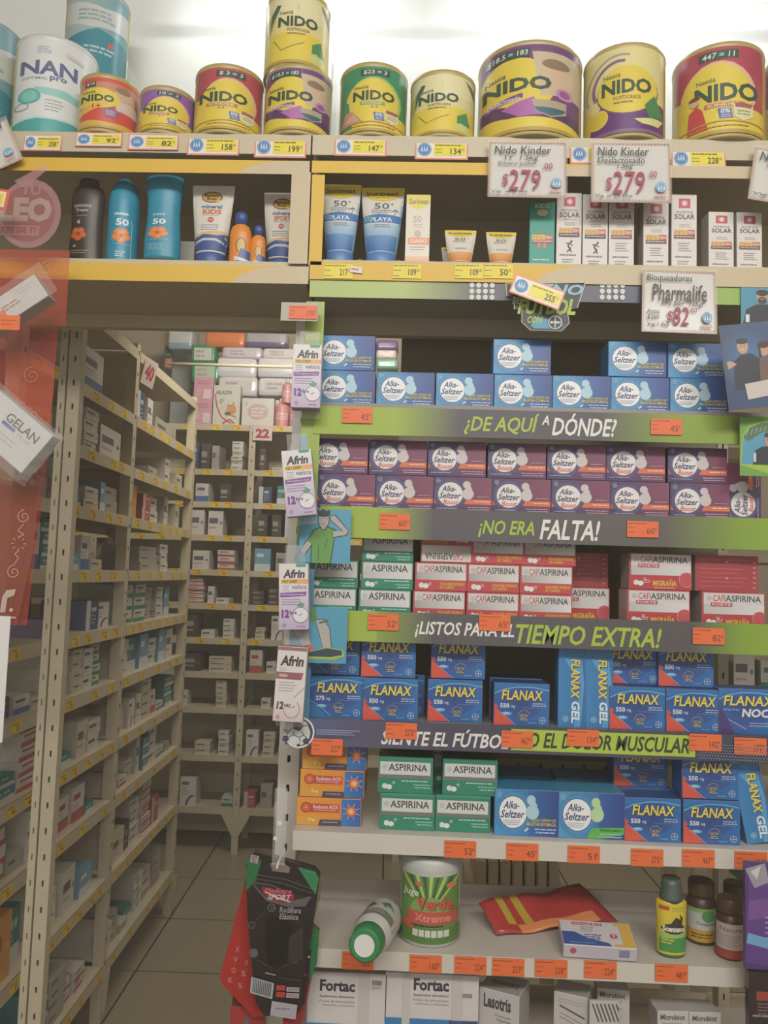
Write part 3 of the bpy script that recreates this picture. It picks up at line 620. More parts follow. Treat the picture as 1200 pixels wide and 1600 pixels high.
# third display shelf
GB = 'green and white pain tablet box'
g3 = 'green boxes on the third display shelf'
h_ = DES['aspi'][3] + .0006
for lv, xs in ((0, (516, 601)), (1, (519, 605)), (2, (606,))):
    for i, x in enumerate(xs):
        carton('aspi', x, 940 - 43 * lv, zC + lv * h_, YR + (.004 * lv), GB + ', ' + ['left column', 'right column'][i if lv < 2 else 1] + ', ' + ['bottom', 'middle', 'top half hidden by banner'][lv] + ', third display shelf', g3)
RB = 'red and white headache tablet box'; g4 = 'red headache boxes on the third display shelf'
h_ = DES['cafi'][3] + .0006
for lv in range(2):
    row('cafi', ((686, 770, 852), (689, 771, 852))[lv], 940 - 43 * lv, zC + lv * h_, YR + .003 * lv, RB + ', ' + ['bottom', 'middle'][lv] + ' layer, {}', g4)
for i, x in enumerate((778, 859)):
    carton('cafi', x, 860, zC + 2 * h_, YR + .006, RB + ', top layer under banner, ' + ['beside the upside-down one', 'rightmost'][i], g4)
bme = DES['cafi']; x = X(698, 860, YR + .006)
o = obj('medicine_box', bme[0], None, None, (x, YR + .006, zC + 2 * h_ + bme[3]), (0, PI, 0), RB + ' lying upside down on top of its stack', 'box', g4); obj('front_print', bme[1], o, None, (0, -.0001, .0008))
MBX = 'large red and grey migraine tablet box'; g5 = 'large migraine boxes on the third display shelf'
h_ = DES['forte'][3] + .0006
carton('forte', 1029, 945, zC, YR + .004, MBX + ', lower of the middle stack', g5); carton('forte', 1032, 890, zC + h_, YR + .006, MBX + ', upper of the middle stack', g5)
carton('forte', 1146, 945, zC, YR + .004, MBX + ', lower right stack, front showing', g5)
carton('forte', 906, 945, zC, YR + .07, MBX + ', half hidden behind the smaller red boxes', g5)
A = Art(96, 56); A.rect(0, 0, 96, 56, 'a83038'); A.words(6, 6, 84, 7, 7, 1.2, 'c86468', 3); A.rect(46, 8, 50, 11, 'd09898'); A.rect(46, 34, 50, 37, 'd09898'); A.words(88, 8, 93, 6, 8, 3, 'c88080', 3)
bk_me = A.mesh(DES['forte'][2] - .002, DES['forte'][3] - .002); bk_me.materials.append(GLOSS)
for x, Y_, t in ((1136, YR + .008, 'on top at the right'), (904, YR + .07, 'behind the small red boxes, upper')):
    o = obj('medicine_box', DES['forte'][0], None, None, (X(x, 890, Y_), Y_, zC + h_), (0, 0, 0), 'large plain red box showing its back, ' + t, 'box', g5); obj('back_print', bk_me, o, None, (0, -.0001, .001))
# fourth display shelf
FB = 'blue and yellow lettered pain tablet box'; g6 = 'blue pain tablet boxes on the fourth display shelf'
h_ = DES['fl550'][3] + .0006
carton('fl275', 526, 1090, zD, YR - .004, FB + ' without red corner, lower left', g6); carton('fl275', 520, 1030, zD + h_, YR + .006, FB + ' without red corner, behind the drawn boots', g6)
carton('fl550', 610, 1094, zD, YR - .012, FB + ', second stack, lower', g6); carton('fl550', 607, 1030, zD + h_, YR - .004, FB + ', second stack, upper', g6)
carton('fl550', 622, 1094, zD, YR + .05, FB + ' just behind the second stack', g6)
carton('fl550', 711, 1092, zD, YR + .0, FB + ', third stack, lower', g6); carton('fl550', 716, 1030, zD + h_, YR + .01, FB + ', third stack, upper in shade', g6)
carton('fl550', 815, 1100, zD, YR - .012, FB + ', single one left of the gel cartons', g6); carton('fl550', 806, 1100, zD, YR + .05, FB + ' tucked behind the single one', g6)
carton('fl550', 996, 1112, zD, YR - .008, FB + ', right of the gel cartons, lower', g6); carton('fl550', 988, 1058, zD + h_, YR + .02, FB + ', right of the gel cartons, upper', g6)
carton('fl550', 1085, 1115, zD, YR - .012, FB + ', lower right beside the night version', g6); carton('fl550', 1072, 1060, zD + h_, YR + .01, FB + ', upper right beside the night version', g6)
carton('flnoc', 1171, 1116, zD, YR - .014, 'wider blue and purple night tablet box at the right end of fourth shelf', g6)
A = Art(42, 124); A.rect(0, 0, 42, 124, '2c84c8', '2468b0'); A.disc(26, 6, 22, '8cc4e4', ry=10); A.disc(24, 9, 20, '2f7cc0', ry=9); A.poly([(8, 20), (36, 24), (40, 60), (34, 124), (24, 124), (34, 60)], '4ca0dc')
A.text('FLANAX', 20, 22, 34, 82, '1c3060', .06, .12, rot=3); A.text('FLANAX', 19, 21, 33, 81, 'f0d848', .03, .12, rot=3); A.text('GEL', 20, 85, 33, 118, 'eef4f8', .03, .1, rot=3); A.words(12, 60, 14, 18, 3, 2, 'b8dcf0', 4); A.cross(11, 112, 4.2, 'c8e4f4')
s = YR / F
DES['gel'] = (boxmesh(42 * s, .03, 124 * s, '2874bc', '2c8ccc', '6cb4dc'), A.mesh(42 * s - .0016, 124 * s - .0016), 42 * s, 124 * s, .03, GLOSS)
for k in (0, 1): DES['gel'][k].materials.append(GLOSS)
carton('gel', 894, 1076, zD, YR - .006, 'tall light blue gel carton, left of the pair', 'upright gel cartons', rot=(0, 0, 0)); carton('gel', 938, 1076, zD, YR - .004, 'tall light blue gel carton, right of the pair', 'upright gel cartons', rot=(0, math.radians(-1), 0))
# white shelf E
h_ = DES['redox'][3] + .0006
for k, (x, y) in enumerate(((513, 1285), (518, 1246), (522, 1206))):
    carton('redox', x, y, zE + k * h_, YR + .002 * k, 'orange and blue vitamin tablet box, ' + ['bottom', 'middle', 'top'][k] + ' of the stack of three', 'orange vitamin boxes', rot=(0, 0, math.radians((1, -1, 1)[k])))
h_ = DES['aspi2'][3] + .0006; g7 = 'green boxes on the white shelf'
for x, y, lv, dy, t in ((636, 1283, 0, 0, 'lower left'), (633, 1230, 1, 0, 'upper left'), (723, 1283, 0, .002, 'lower right'), (734, 1232, 1, .002, 'upper right')):
    carton('aspi2', x, y, zE + lv * h_, YR - .006 + dy, 'green and white pain tablet box on white shelf, ' + t, g7)
carton('aspi2', 716, 1230, zE + h_, YR + .058, 'green tablet box behind the upper right green box', g7)
carton('aspi2', 716, 1230, zE, YR + .058, 'green tablet box behind the lower right green box', g7)
carton('alkabig', 823, 1282, zE, YR - .01, 'large blue tablet box with round emblem on white shelf, yellow letters', 'large tablet boxes on the white shelf', rot=(0, 0, 0)); carton('lime', 924, 1284, zE, YR - .01, 'large blue tablet box with green stripe and round emblem', 'large tablet boxes on the white shelf')
for x, k in ((815, 'alkabig'), (917, 'lime')): carton(k, x, 1282, zE, YR + .075, 'second %s tablet box behind the front %s one on white shelf' % (('blue', 'yellow lettered') if k == 'alkabig' else ('green striped', 'green striped')), 'large tablet boxes on the white shelf')
g8 = 'blue pain tablet boxes on the white shelf'; h_ = DES['fl550'][3] + .0006
carton('fl550', 1020, 1287, zE, YR - .012, FB + ' on white shelf, left front', g8); carton('fl550', 1008, 1282, zE, YR + .05, FB + ' on white shelf, left rear', g8)
carton('fl550', 1001, 1210, zE + h_, YR + .05, FB + ' on white shelf, left rear upper in shade', g8)
carton('fl550', 1112, 1290, zE, YR - .012, FB + ' on white shelf, right stack lower', g8); carton('fl550', 1110, 1224, zE + h_, YR - .008, FB + ' on white shelf, right stack upper', g8)
x = X(1188, 1270, YR); carton('gel', 0, 0, zE + .004, YR - .005, 'tilted light blue gel carton at right end of white shelf', 'upright gel cartons', rot=(0, math.radians(-12), 0), xw=x)

# ------------------------------------------------------------------ price signs written by hand
def sign(x0, y0, x1, y1, lines, label, tilt=0, Y=YF - .02, W_=120, H_=88):
    A = Art(W_, H_); A.rect(0, 0, W_, H_, 'd89c84'); A.rect(2, 2, W_ - 2, H_ - 2, 'ecdcd0'); A.rect(3.6, 3.6, W_ - 3.6, H_ - 3.6, 'f0eeea')
    for k in range(24): A.disc(4 + k * (W_ - 8) / 23, 2.6, 1.2, 'b8603c', n=6); A.disc(4 + k * (W_ - 8) / 23, H_ - 2.4, 1, 'c88c70', n=6)
    for k in range(16): A.disc(2.6, 4 + k * (H_ - 8) / 15, 1, 'd0a050', n=6); A.disc(W_ - 2.6, 4 + k * (H_ - 8) / 15, 1, 'd0a050', n=6)
    for t, a_, b_, c_, d_, col in lines:
        A.text(t, a_, b_, c_, d_, col, .004, .12)
    A.disc(W_ - 16, H_ - 20, 8, '5c98c8'); A.ring(W_ - 16, H_ - 20, 7, .8, 'b8d4e8')
    for k in range(3): A.poly([(W_ - 21 + k * 4, H_ - 16), (W_ - 19.5 + k * 4, H_ - 25), (W_ - 18 + k * 4, H_ - 16)], 'dce8f0')
    A.words(W_ - 26, H_ - 10, W_ - 6, 2, 2.6, 1.6, 'e0a0a0')
    xc, z, w_, h_ = place(x0, x1, y0, y1, Y)
    p = plate('price_sign', A, None, xc, Y, z, w_, h_, (math.radians(-3), tilt, 0), m=CARD, edge='d8b8a8', label=label, cat='sign', group='handwritten price signs')
    obj('clear_sleeve', MB().box(-w_ / 2 - .002, w_ / 2 + .002, -.0022, -.0018, -.002, h_ + .004).me(), p, CLEAR)
K, R = '2c2c34', 'a82c4c'
sign(764, 220, 885, 308, (('Nido Kinder', 8, 9, 96, 22, K), ('1+  1.5kg', 24, 24, 76, 33, K), ('Entero polvo', 14, 34, 72, 41, K), ('$', 20, 54, 30, 74, R), ('279', 30, 47, 80, 80, R), ('.00', 82, 36, 98, 46, R), ('Vig. al 4 feb.', 4, 80, 62, 85, K)), 'handwritten price sign under the big purple can, price 279')
sign(925, 221, 1048, 316, (('Nido Kinder', 8, 9, 86, 22, K), ('Deslactosado', 8, 24, 80, 33, K), ('1.5kg', 38, 34, 62, 42, K), ('$', 20, 54, 30, 74, R), ('279', 30, 45, 80, 78, R), ('.00', 84, 44, 98, 54, R), ('Vig. al 28 Ene.', 4, 79, 62, 85, K)), 'handwritten price sign under the yellow can with purple swoosh, price 279')
sign(1004, 421, 1118, 519, (('Bloqueadores', 5, 8, 80, 20, K), ('Pharmalife', 14, 22, 104, 46, K), ('FPS 50+  125gr', 30, 46, 100, 54, K), ('$', 38, 60, 48, 76, R), ('82', 48, 54, 74, 80, R), ('00', 76, 55, 88, 61, R), ('Antes', 5, 58, 26, 64, K), ('$360', 6, 66, 26, 73, K), ('Vig:1-feb', 6, 76, 42, 84, K)), 'handwritten price sign hanging over the blue tablet boxes, price 82', tilt=math.radians(1))
sign(1168, 236, 1290, 320, (('Nido Kinder', 8, 9, 96, 24, K), ('1+ 1.5kg', 20, 26, 80, 35, K), ('279', 30, 45, 80, 76, R), ('Vig. al 4', 4, 78, 62, 84, K)), 'handwritten price sign cut off by the right edge', tilt=math.radians(9))
sign(-72, 200, 42, 272, (('Nan Optimal', 8, 9, 110, 22, K), ('800gr', 60, 24, 104, 34, K), ('$399', 30, 45, 90, 74, R), ('Vig. al 4', 4, 78, 62, 84, K)), 'handwritten price sign tilted under the white and teal can', tilt=math.radians(-26))
# loose tilted label with dark card
A = Art(84, 32); A.rect(0, 0, 84, 32, 'e8846c'); A.rect(2.5, 2.5, 81.5, 29.5, 'f2ece0'); A.disc(15, 16, 11, '3c7fc4')
for k in range(3): A.poly([(9 + k * 4, 21), (11 + k * 4, 9), (13 + k * 4, 21), (11 + k * 4, 17)], 'dfeaf4')
A.rect(30, 6, 80, 26, 'f2e03c'); A.words(32, 8, 76, 1, 3, 2, '6b6226', 5); A.text('255', 56, 13, 73, 24, '4b4426', .03); A.text('00', 74, 13, 78, 17, '4b4426')
x, z, w_, h_ = wpl(834, 455, 84, 32, YF - .03)
plate('price_tag', A, None, x, YF - .03, z, w_, h_, (0, math.radians(20), 0), m=GLOSS, edge='d07860', label='tilted orange edged price tag hanging before the football emblem', cat='tag')
x, z, w_, h_ = wpl(468, 487, 60, 30, YF - .03); A = Art(60, 30); A.rect(0, 0, 60, 30, 'b0a898')
gc = plate('price_tag', A, None, x, YF - .03, z, w_, h_, (0, math.radians(0), 0), m=GLOSS, edge='a09888', label='orange price label on clear grey card above the nasal spray boxes', cat='tag')
plate('price_label', orange('175', 5), gc, .006, -.002, h_ * .1, w_ * .75, h_ * .72)
x, z, w_, h_ = wpl(-6, 310, 38, 34, YF - .12); A = Art(38, 34); A.rect(0, 0, 38, 34, 'd85c48'); A.rect(4, 4, 32, 30, 'f0e4c0'); A.rect(8, 8, 28, 26, 'ecd840'); A.text('75', 12, 12, 24, 22, '4b4426', .02)
plate('price_tag', A, None, x, YF - .12, z, w_, h_, (0, math.radians(8), 0), m=GLOSS, edge='c04c3c', label='small red edged yellow price tag at the left edge of the picture', cat='tag')
# ------------------------------------------------------------------ cans of milk powder
def nido(k, W_=100, H_=118):
    A = Art(W_, H_); Y_ = 'e8d044'; D = '2c4838'
    top = {'red': 'b84450', 'redk': 'b03c50', 'lav': '8c5ca8', 'pur': '6c3c78', 'green': '2f8c5c', 'yel': 'e4dc9c', 'forti': 'e8dc94', 'red1': 'd8483c', 'pale': 'e8d88c'}[k]
    A.rect(0, 0, W_, H_, top)
    cx = {'red1': 44}.get(k, 50)
    if k in ('red', 'redk', 'lav', 'green'):
        A.disc(cx, 62, 40, 'e8b8a0' if k != 'green' else '9cc870', ry=43); A.disc(cx - 2, 64, 38, Y_, ry=42); A.rect(0, 84, W_, H_, Y_); A.poly([(0, 50), (14, 60), (20, 110), (0, 110)], top if k == 'green' else Y_)
        A.rect(30, 5, 72, 17, '28483c'); A.text({'red': '$ 3 = 3', 'redk': '447 = 11', 'lav': '10 = 2', 'green': '$23 = 3'}[k], 34, 7, 68, 15, 'dfe8e0', .01, .1)
    if k == 'pur':
        A.disc(34, 56, 40, Y_, ry=40); A.poly([(52, 10), (96, 10), (98, 66), (60, 70)], 'ccbc9c'); A.disc(76, 40, 15, 'd8bc9c', ry=20); A.disc(74, 26, 13, '8c7058', ry=7); A.disc(82, 64, 8, 'c88cb8'); A.disc(82, 64, 5, '9c4c94')
        A.poly([(0, 70), (30, 82), (70, 84), (96, 92), (100, H_), (0, H_)], '4f2c5c'); A.poly([(24, 84), (54, 72), (62, 96), (40, 98)], 'b060b0'); A.poly([(0, 88), (30, 98), (70, 100), (W_, 106), (W_, H_), (0, H_)], Y_)
        A.poly([(52, 76), (84, 76), (84, 92), (70, 99), (56, 92)], 'b4a488'); A.poly([(54, 86), (84, 86), (80, 92), (70, 97), (58, 92)], '2c6474'); A.rect(8, 5, 50, 17, '28483c'); A.text('$18.5 = 183', 10, 7, 48, 15, 'dfe8e0', .01, .1)
        A.poly([(8, 74), (44, 66), (44, 72), (8, 80)], '7c3c88'); A.text('Deslactosado', 11, 69, 42, 76, 'f0e0f0', .01)
    if k in ('yel', 'pale'):
        A.disc(50, 24, 60, 'ece4b0', ry=22); A.rect(0, 66, W_, H_, Y_); A.poly([(0, 40), (16, 20), (22, 24), (8, 66), (0, 70)], 'c4b84c'); A.poly([(10, 30), (18, 16), (24, 18), (12, 44), (8, 60)], '2c5c54'); A.poly([(72, 82), (86, 70), (92, 96), (72, 96)], '3c8c4c'); A.poly([(66, 106), (78, 94), (90, 100), (86, 112)], 'ccd88c'); A.line([(14, 76), (26, 96), (60, 82)], 1.2, '8c7c2c'); A.poly([(84, 6), (98, 14), (98, 34)], '50605c')
    if k == 'forti':
        A.poly([(0, 60), (20, 96), (40, 118), (0, 118)], Y_); A.poly([(8, 118), (14, 84), (30, 70), (100, 74), (100, 118)], '5c2c74'); A.ring(46, 50, 34, 4, '7c5c8c', a0=1.4, a1=3.6); A.ring(46, 50, 42, 3, 'a898a0', a0=1.3, a1=3.5); A.disc(54, 60, 36, '70386c', ry=34); A.disc(54, 58, 35, Y_, ry=33)
        A.disc(20, 92, 12, Y_, ry=13); A.disc(20, 92, 10, 'e0c838'); A.poly([(74, 80), (86, 64), (96, 90), (80, 98)], '3c8048'); A.poly([(62, 100), (96, 94), (90, 106), (72, 106)], 'e4e08c')
    if k == 'red1':
        A.rect(0, 10, W_, 40, 'c88468'); A.disc(72, 40, 18, 'd8b498', ry=24); A.disc(70, 22, 13, '9c7858', ry=8); A.poly([(58, 50), (92, 46), (96, 72), (60, 72)], 'e0ccc0'); A.disc(28, 48, 38, Y_, ry=24); A.poly([(0, 72), (44, 52), (48, 62), (0, 90)], 'e8b84c'); A.text('1+', 22, 62, 36, 72, 'c83c34', .03); A.disc(52, 80, 14, '8c5c84', ry=12); A.words(44, 76, 61, 3, 4, 1.6, 'e0c8e0', 3); A.poly([(0, 98), (50, 104), (100, 98), (100, 118), (0, 118)], 'e0b044'); A.rect(10, 10, 26, 22, '384838'); A.text('$19', 12, 12, 24, 20, 'e0e8e0', .01)
    x0, x1, y0, y1 = {'red': (8, 76, 46, 66), 'redk': (26, 92, 50, 74), 'lav': (8, 68, 48, 66), 'pur': (6, 70, 44, 62), 'green': (20, 80, 44, 62), 'yel': (14, 74, 38, 56), 'pale': (20, 80, 38, 56), 'forti': (24, 82, 44, 64), 'red1': (4, 56, 40, 56)}[k]
    A.text('NIDO', x0, y0, x1, y1, D, .035); A.text('Nestlé', x0 + 2, y0 - 9, x0 + 22, y0 - 3, '5c6c50', .01)
    if k in ('red', 'redk', 'lav', 'green'):
        A.rect(x0 + 10, y1 + 2, x1 - 14, y1 + 8, 'c07050' if k != 'green' else '7ca85c'); A.text({'green': 'ESCOLAR'}.get(k, 'KINDER'), x0 + 14, y1 + 3, x1 - 18, y1 + 7, 'f0e0c8', .01)
        A.text('· 1-2 ·' if k == 'redk' else '· 3-5 ·', x0 + 22, y1 + 10, x0 + 40, y1 + 14, 'a07040', .01); A.poly([(50, 84), (64, 84), (66, 98), (52, 98)], '5c70a8'); A.text('0%', 53, 85, 63, 91, 'e8ecf4', .02); A.words(54, 93, 64, 2, 2.4, 1, 'c0c8e0')
        A.poly([(66, 80), (86, 80), (86, 96), (76, 102), (67, 96)], 'e8e0b0'); A.poly([(68, 78), (86, 78), (84, 84), (68, 84)], 'a85858'); A.words(70, 88, 84, 2, 4, 1.6, '8c9c5c')
        if k == 'redk': A.poly([(18, 110), (20, 80), (28, 74), (34, 82), (40, 110)], 'c83c3c'); A.disc(26, 68, 5, 'd8b08c', ry=6); A.disc(26, 63, 6, '5c3c28', ry=3)
        if k == 'green': A.poly([(4, 102), (10, 78), (20, 80), (36, 102)], 'c88c70'); A.poly([(8, 96), (22, 84), (30, 100)], 'd8a890')
        A.line([(2, 104), (50, 101), (98, 104)], 1.6, 'c89c2c'); A.words(20, 107, 84, 1, 3, 1.6, 'b08c3c')
    if k in ('forti', 'yel', 'pale'): A.text('FORTICRECE' if k == 'forti' else 'FORTIFICADA', x0 + 14, y1 + 3, x1 - 12, y1 + 8, '7c6c3c', .01); A.words(x0 + 14, y1 + 11, x1 - 18, 1, 3, 2, '8c7838')
    A.rect(0, H_ - 5, W_, H_, 'b89c44' if k != 'forti' else '7c5c84'); return A
def nan_():
    A = Art(100, 150); A.rect(0, 0, 100, 150, 'dfe4e4'); A.words(26, 12, 44, 4, 3, 1.6, 'a0a8b8', 2); A.text('NAN', 8, 34, 74, 56, '54608c', .03); A.text('OPTIMAL', 10, 60, 40, 64, '8088a0', .015); A.text('pro', 42, 57, 62, 66, '54608c', .03)
    A.poly([(24, 76), (60, 76), (88, 84), (88, 94), (60, 88), (34, 86)], '8cd0cc'); A.disc(20, 90, 13, '54b4a8', ry=12); A.disc(20, 90, 9, '7cccc0'); A.ring(12, 106, 8, 1, '6c84a0', ry=6); A.words(38, 94, 60, 4, 5, 1.4, 'a8b0b8', 3); A.text('1', 82, 96, 90, 114, '404c7c', .04)
    A.poly([(0, 128), (30, 122), (70, 120), (100, 126), (100, 150), (0, 150)], '3ca4a4'); A.poly([(0, 128), (30, 122), (70, 120), (100, 126), (100, 129), (70, 123), (30, 125), (0, 131)], 'b8e0dc'); A.poly([(60, 16), (80, 20), (80, 26), (60, 22)], 'd8ccc8'); return A
def tealcan():
    A = Art(100, 150); A.rect(0, 0, 100, 150, 'a8c0c0', '5898a8'); A.poly([(0, 20), (60, 30), (100, 20), (100, 60), (40, 70), (0, 60)], 'c8d0cc'); A.poly([(0, 90), (50, 70), (100, 84), (100, 150), (0, 150)], '2c8498'); A.words(20, 36, 80, 3, 8, 4, '8ca8b0', 6); A.disc(70, 96, 5, 'd05c4c'); A.words(30, 104, 80, 2, 8, 4, 'a8ccd0', 7); return A
def can(x0, x1, yt, yb, Y, A, label, group, zbase=None, rimc='b8a460', lid='c8c0a0'):
    """Y is the nearest point of the can; radius from the picture"""
    k = F / Y; r = (x1 - x0) / 2 / k; r = r / (1 - r / Y * .0 ) * .985
    xc = X((x0 + x1) / 2, (yt + yb) / 2, Y + r); z0 = zTS if zbase is None else zbase
    h = (yb - yt) / k * .99
    r = (X(x1, (yt + yb) / 2, Y + r) - X(x0, (yt + yb) / 2, Y + r)) / 2 * .985
    root = obj('milk_powder_can', loft([(0, r * .985, r * .985), (.003, r, r), (.006, r * .985, r * .985), (h - .008, r * .985, r * .985), (h - .005, r, r), (h, r * .99, r * .99), (h - .002, r * .93, r * .93)], [rimc, rimc, rimc if A is None else 'c8b860', rimc, rimc, lid], n=48, name='can'), None, TINP, (xc, Y + r, z0), (0, 0, turn(xc, Y + r)), label, 'can', group)
    me = A.mesh(2 * r * .985, h - .014, warp=wrap(lambda v: (r * .985, r * .985), 0, .0065, h - .0145), cuts=28)
    obj('label', me, root, TINP)
    return root, h, r
cg = 'milk powder cans on the top shelf'
can(25, 147, 22, 205, YF + .02, nan_(), 'tall white and teal milk can with large navy letters', cg, rimc='d8d8d8')
_, hs, _ = can(-100, 28, -20, 205, YF + .025, tealcan(), 'teal and white can cut off by the left edge', cg, rimc='88a8a8')
_, h1, _ = can(112, 202, 104, 279, YF + .20 - .06, tealcan(), 'teal can at the back behind the small red can, bottom of a stack', cg, rimc='a0b0b0')
can(104, 200, -50, 104, YF + .14, tealcan(), 'teal can on top of another at the back, beside tall white can', cg, zbase=zTS + h1, rimc='a0b0b0')
can(125, 216, 103, 205, YF - .004, nido('red1'), 'small red and yellow can with baby picture', cg)
can(218, 304, 124, 207, YF - .002, nido('lav'), 'smallest lavender and yellow can', cg)
can(304, 411, 87, 207, YF - .006, nido('red'), 'yellow can with red top between the lavender and purple ones', cg)
_, hp, _ = can(413, 520, 86, 207, YF - .006, nido('pur'), 'purple and yellow can carrying a pale can', cg)
can(415, 517, -50, 85, YF + .002, nido('pale'), 'pale yellow can stacked on the purple can, touching the light', cg, zbase=zTS + hp)
can(530, 638, 86, 212, YF - .004, nido('green'), 'yellow can with green top', cg)
can(640, 744, 97, 212, YF - .002, nido('yel'), 'pale yellow can with green leaf right of the green topped can', cg)
can(746, 911, 52, 215, YF - .012, nido('pur'), 'largest purple and yellow can', cg)
can(912, 1040, 60, 221, YF - .010, nido('forti'), 'large yellow can with purple swoosh', cg)
can(1053, 1193, 66, 229, YF - .012, nido('redk'), 'large yellow can with red top and child in red dress', cg)
can(1196, 1330, 66, 232, YF - .008, nido('redk'), 'yellow can cut off by the right edge', cg)
for i, x in enumerate((99.5, 198, 415, 519)):
    xx = X(x, 110, YF + .2); o = gp('divider', MB().box(xx, xx + .0012, YF + .2, YF + .28, zTS, zTS + .26), CLEAR)
    o = gp('divider_glint', MB().box(xx - .0006, xx + .0018, YF + .1985, YF + .2, zTS, zTS + .26), CLEARE)  # white strip paints the highlight line along the divider's edge

# ------------------------------------------------------------------ sunscreens
sg = 'sun creams in the left bay'; sg2 = 'sun creams in the middle bay'
def prof_mesh(rings): 
    zs = [r[0] for r in rings]; H0 = zs[-1]
    def f(v):
        z = v
        for (za, a0, b0), (zb, a1, b1) in zip(rings, rings[1:]):
            if z <= zb or zb == H0:
                t = 0 if zb == za else min(1, max(0, (z - za) / (zb - za))); return a0 + (a1 - a0) * t, b0 + (b1 - b0) * t
    return f
def smoothr(pts, n=5):
    """pts (z,a,b) -> denser rings with eased steps"""
    out = []
    for p, q in zip(pts, pts[1:]):
        for i in range(n):
            t = i / n; out.append(tuple(p[j] + (q[j] - p[j]) * t for j in range(3)))
    return out + [pts[-1]]
def vessel(x0, x1, yt, yb, Y, pts, cols, A, av, label, cat, group, z=None, name='bottle', m=GLOSS, rot=(0, 0, 0), cap=None, cuts=16, vcuts=10, power=1.0, label_name='label', lm=None):
    """pts in fractions of the half width (a,b) and of the height; av=(v0,v1) band of the printing"""
    xc, z0, w_, h_ = place(x0, x1, yt, yb, Y); z0 = z if z is not None else z0; hw = w_ / 2
    R = [(p[0] * h_, p[1] * hw, p[2] * hw) for p in pts]; bmax = max(r[2] for r in R)
    root = obj(name, loft(R, cols, n=32, name=name, power=power), None, m, (xc, Y + bmax, z0), (rot[0], rot[1], rot[2] + (turn(xc, Y + bmax) if abs(bmax - hw) < .3 * hw else 0)), label, cat, group)
    if A:
        f = prof_mesh(R); v0, v1 = av[0] * h_, av[1] * h_
        me = A.mesh(hw * 2, v1 - v0, warp=wrap(lambda v: f(v0 + v * (v1 - v0)), 0, v0, v1 - v0), cuts=cuts, vcuts=vcuts)
        obj(label_name, me, root, lm or m)
    if cap:
        R2 = [(p[0] * h_, p[1] * hw, p[2] * hw) for p in cap[0]]; obj('cap', loft(R2, cap[1], n=28, name='cap'), root, m)
    return root
# dark lotion bottle, two blue ones
A = Art(48, 135); A.rect(0, 10, 48, 135, '2a201c'); A.text('HAWAIIAN', 6, 30, 34, 36, 'b8b0a8', .02, .3); A.text('Tropic', 10, 38, 30, 45, 'c8c0b8', .02, .2); A.words(12, 50, 30, 1, 4, 1.5, '8c847c'); A.text('4', 12, 58, 18, 66, 'c8c0b0', .02)
for k in range(5): t = k * 2 * PI / 5 + .3; A.disc(16 + 7 * math.cos(t), 84 + 7 * math.sin(t), 6, 'e07830', c2='c85020', n=10)
A.disc(16, 84, 3, 'a03818'); A.disc(12, 106, 2.4, 'c0a080'); A.words(8, 114, 34, 2, 4, 1.4, 'a08c70'); 
vessel(104, 158, 274, 411, YF + .03, smoothr([(0, .9, .45), (.04, 1, .5), (.5, .88, .45), (.8, .96, .48), (.9, .8, .42), (.91, .62, .36), (1, .55, .34)], 3), ['2a201c'] * 18, A, (.03, .88), 'dark brown lotion bottle with orange flower, behind the red film', 'bottle', sg, zSL)
def bluebot(hw, A_):
    A = Art(50, 143); A.rect(0, 22, 50, 143, '2090b4', '1c88ac'); A.words(10, 48, 34, 1, 5, 2.6, 'c8e4ec'); A.text('SHEER', 12, 46, 32, 51, 'd8ecf0', .01); A.text('50', 13, 58, 33, 71, 'e8f2f4', .03)
    for k in range(5): t = k * 2 * PI / 5 + .3; A.disc(22 + 8 * math.cos(t), 90 + 8 * math.sin(t), 7, 'f0a040', c2='e87838', n=10)
    A.disc(22, 90, 3, 'c85028'); A.words(12, 106, 38, 1, 4, 1, 'a0d4e0')
    if A_: A.words(10, 116, 36, 4, 4, 1.6, '9cd0dc', 5)
    else: A.line([(36, 60), (38, 66), (38, 138)], 1, 'a0d8e4'); A.words(14, 120, 30, 3, 4, 2, 'd0e8ec')
    return A
vessel(161, 209, 268, 411, YF + .03, smoothr([(0, .98, .9), (.06, 1, .95), (.72, 1, .95), (.82, .94, .9), (.9, .8, .76), (.96, .56, .52), (1, .3, .3)], 3), ['2090b4'] * 12 + ['1c84a8'] * 6, bluebot(1, False), (.02, .84), 'round topped blue sunscreen spray can with orange flower', 'bottle', sg, zSL)
vessel(220, 281, 268, 411, YF + .03, smoothr([(0, .84, .5), (.09, .86, .5), (.1, .94, .54), (.3, .94, .54), (.55, .84, .48), (.78, .86, .5), (.84, .98, .52), (1, .96, .5)], 3), ['4c4438'] * 3 + ['2090b4'] * 18, bluebot(1, True), (.11, .8), 'waisted blue sunscreen lotion bottle with orange flower', 'bottle', sg, zSL)
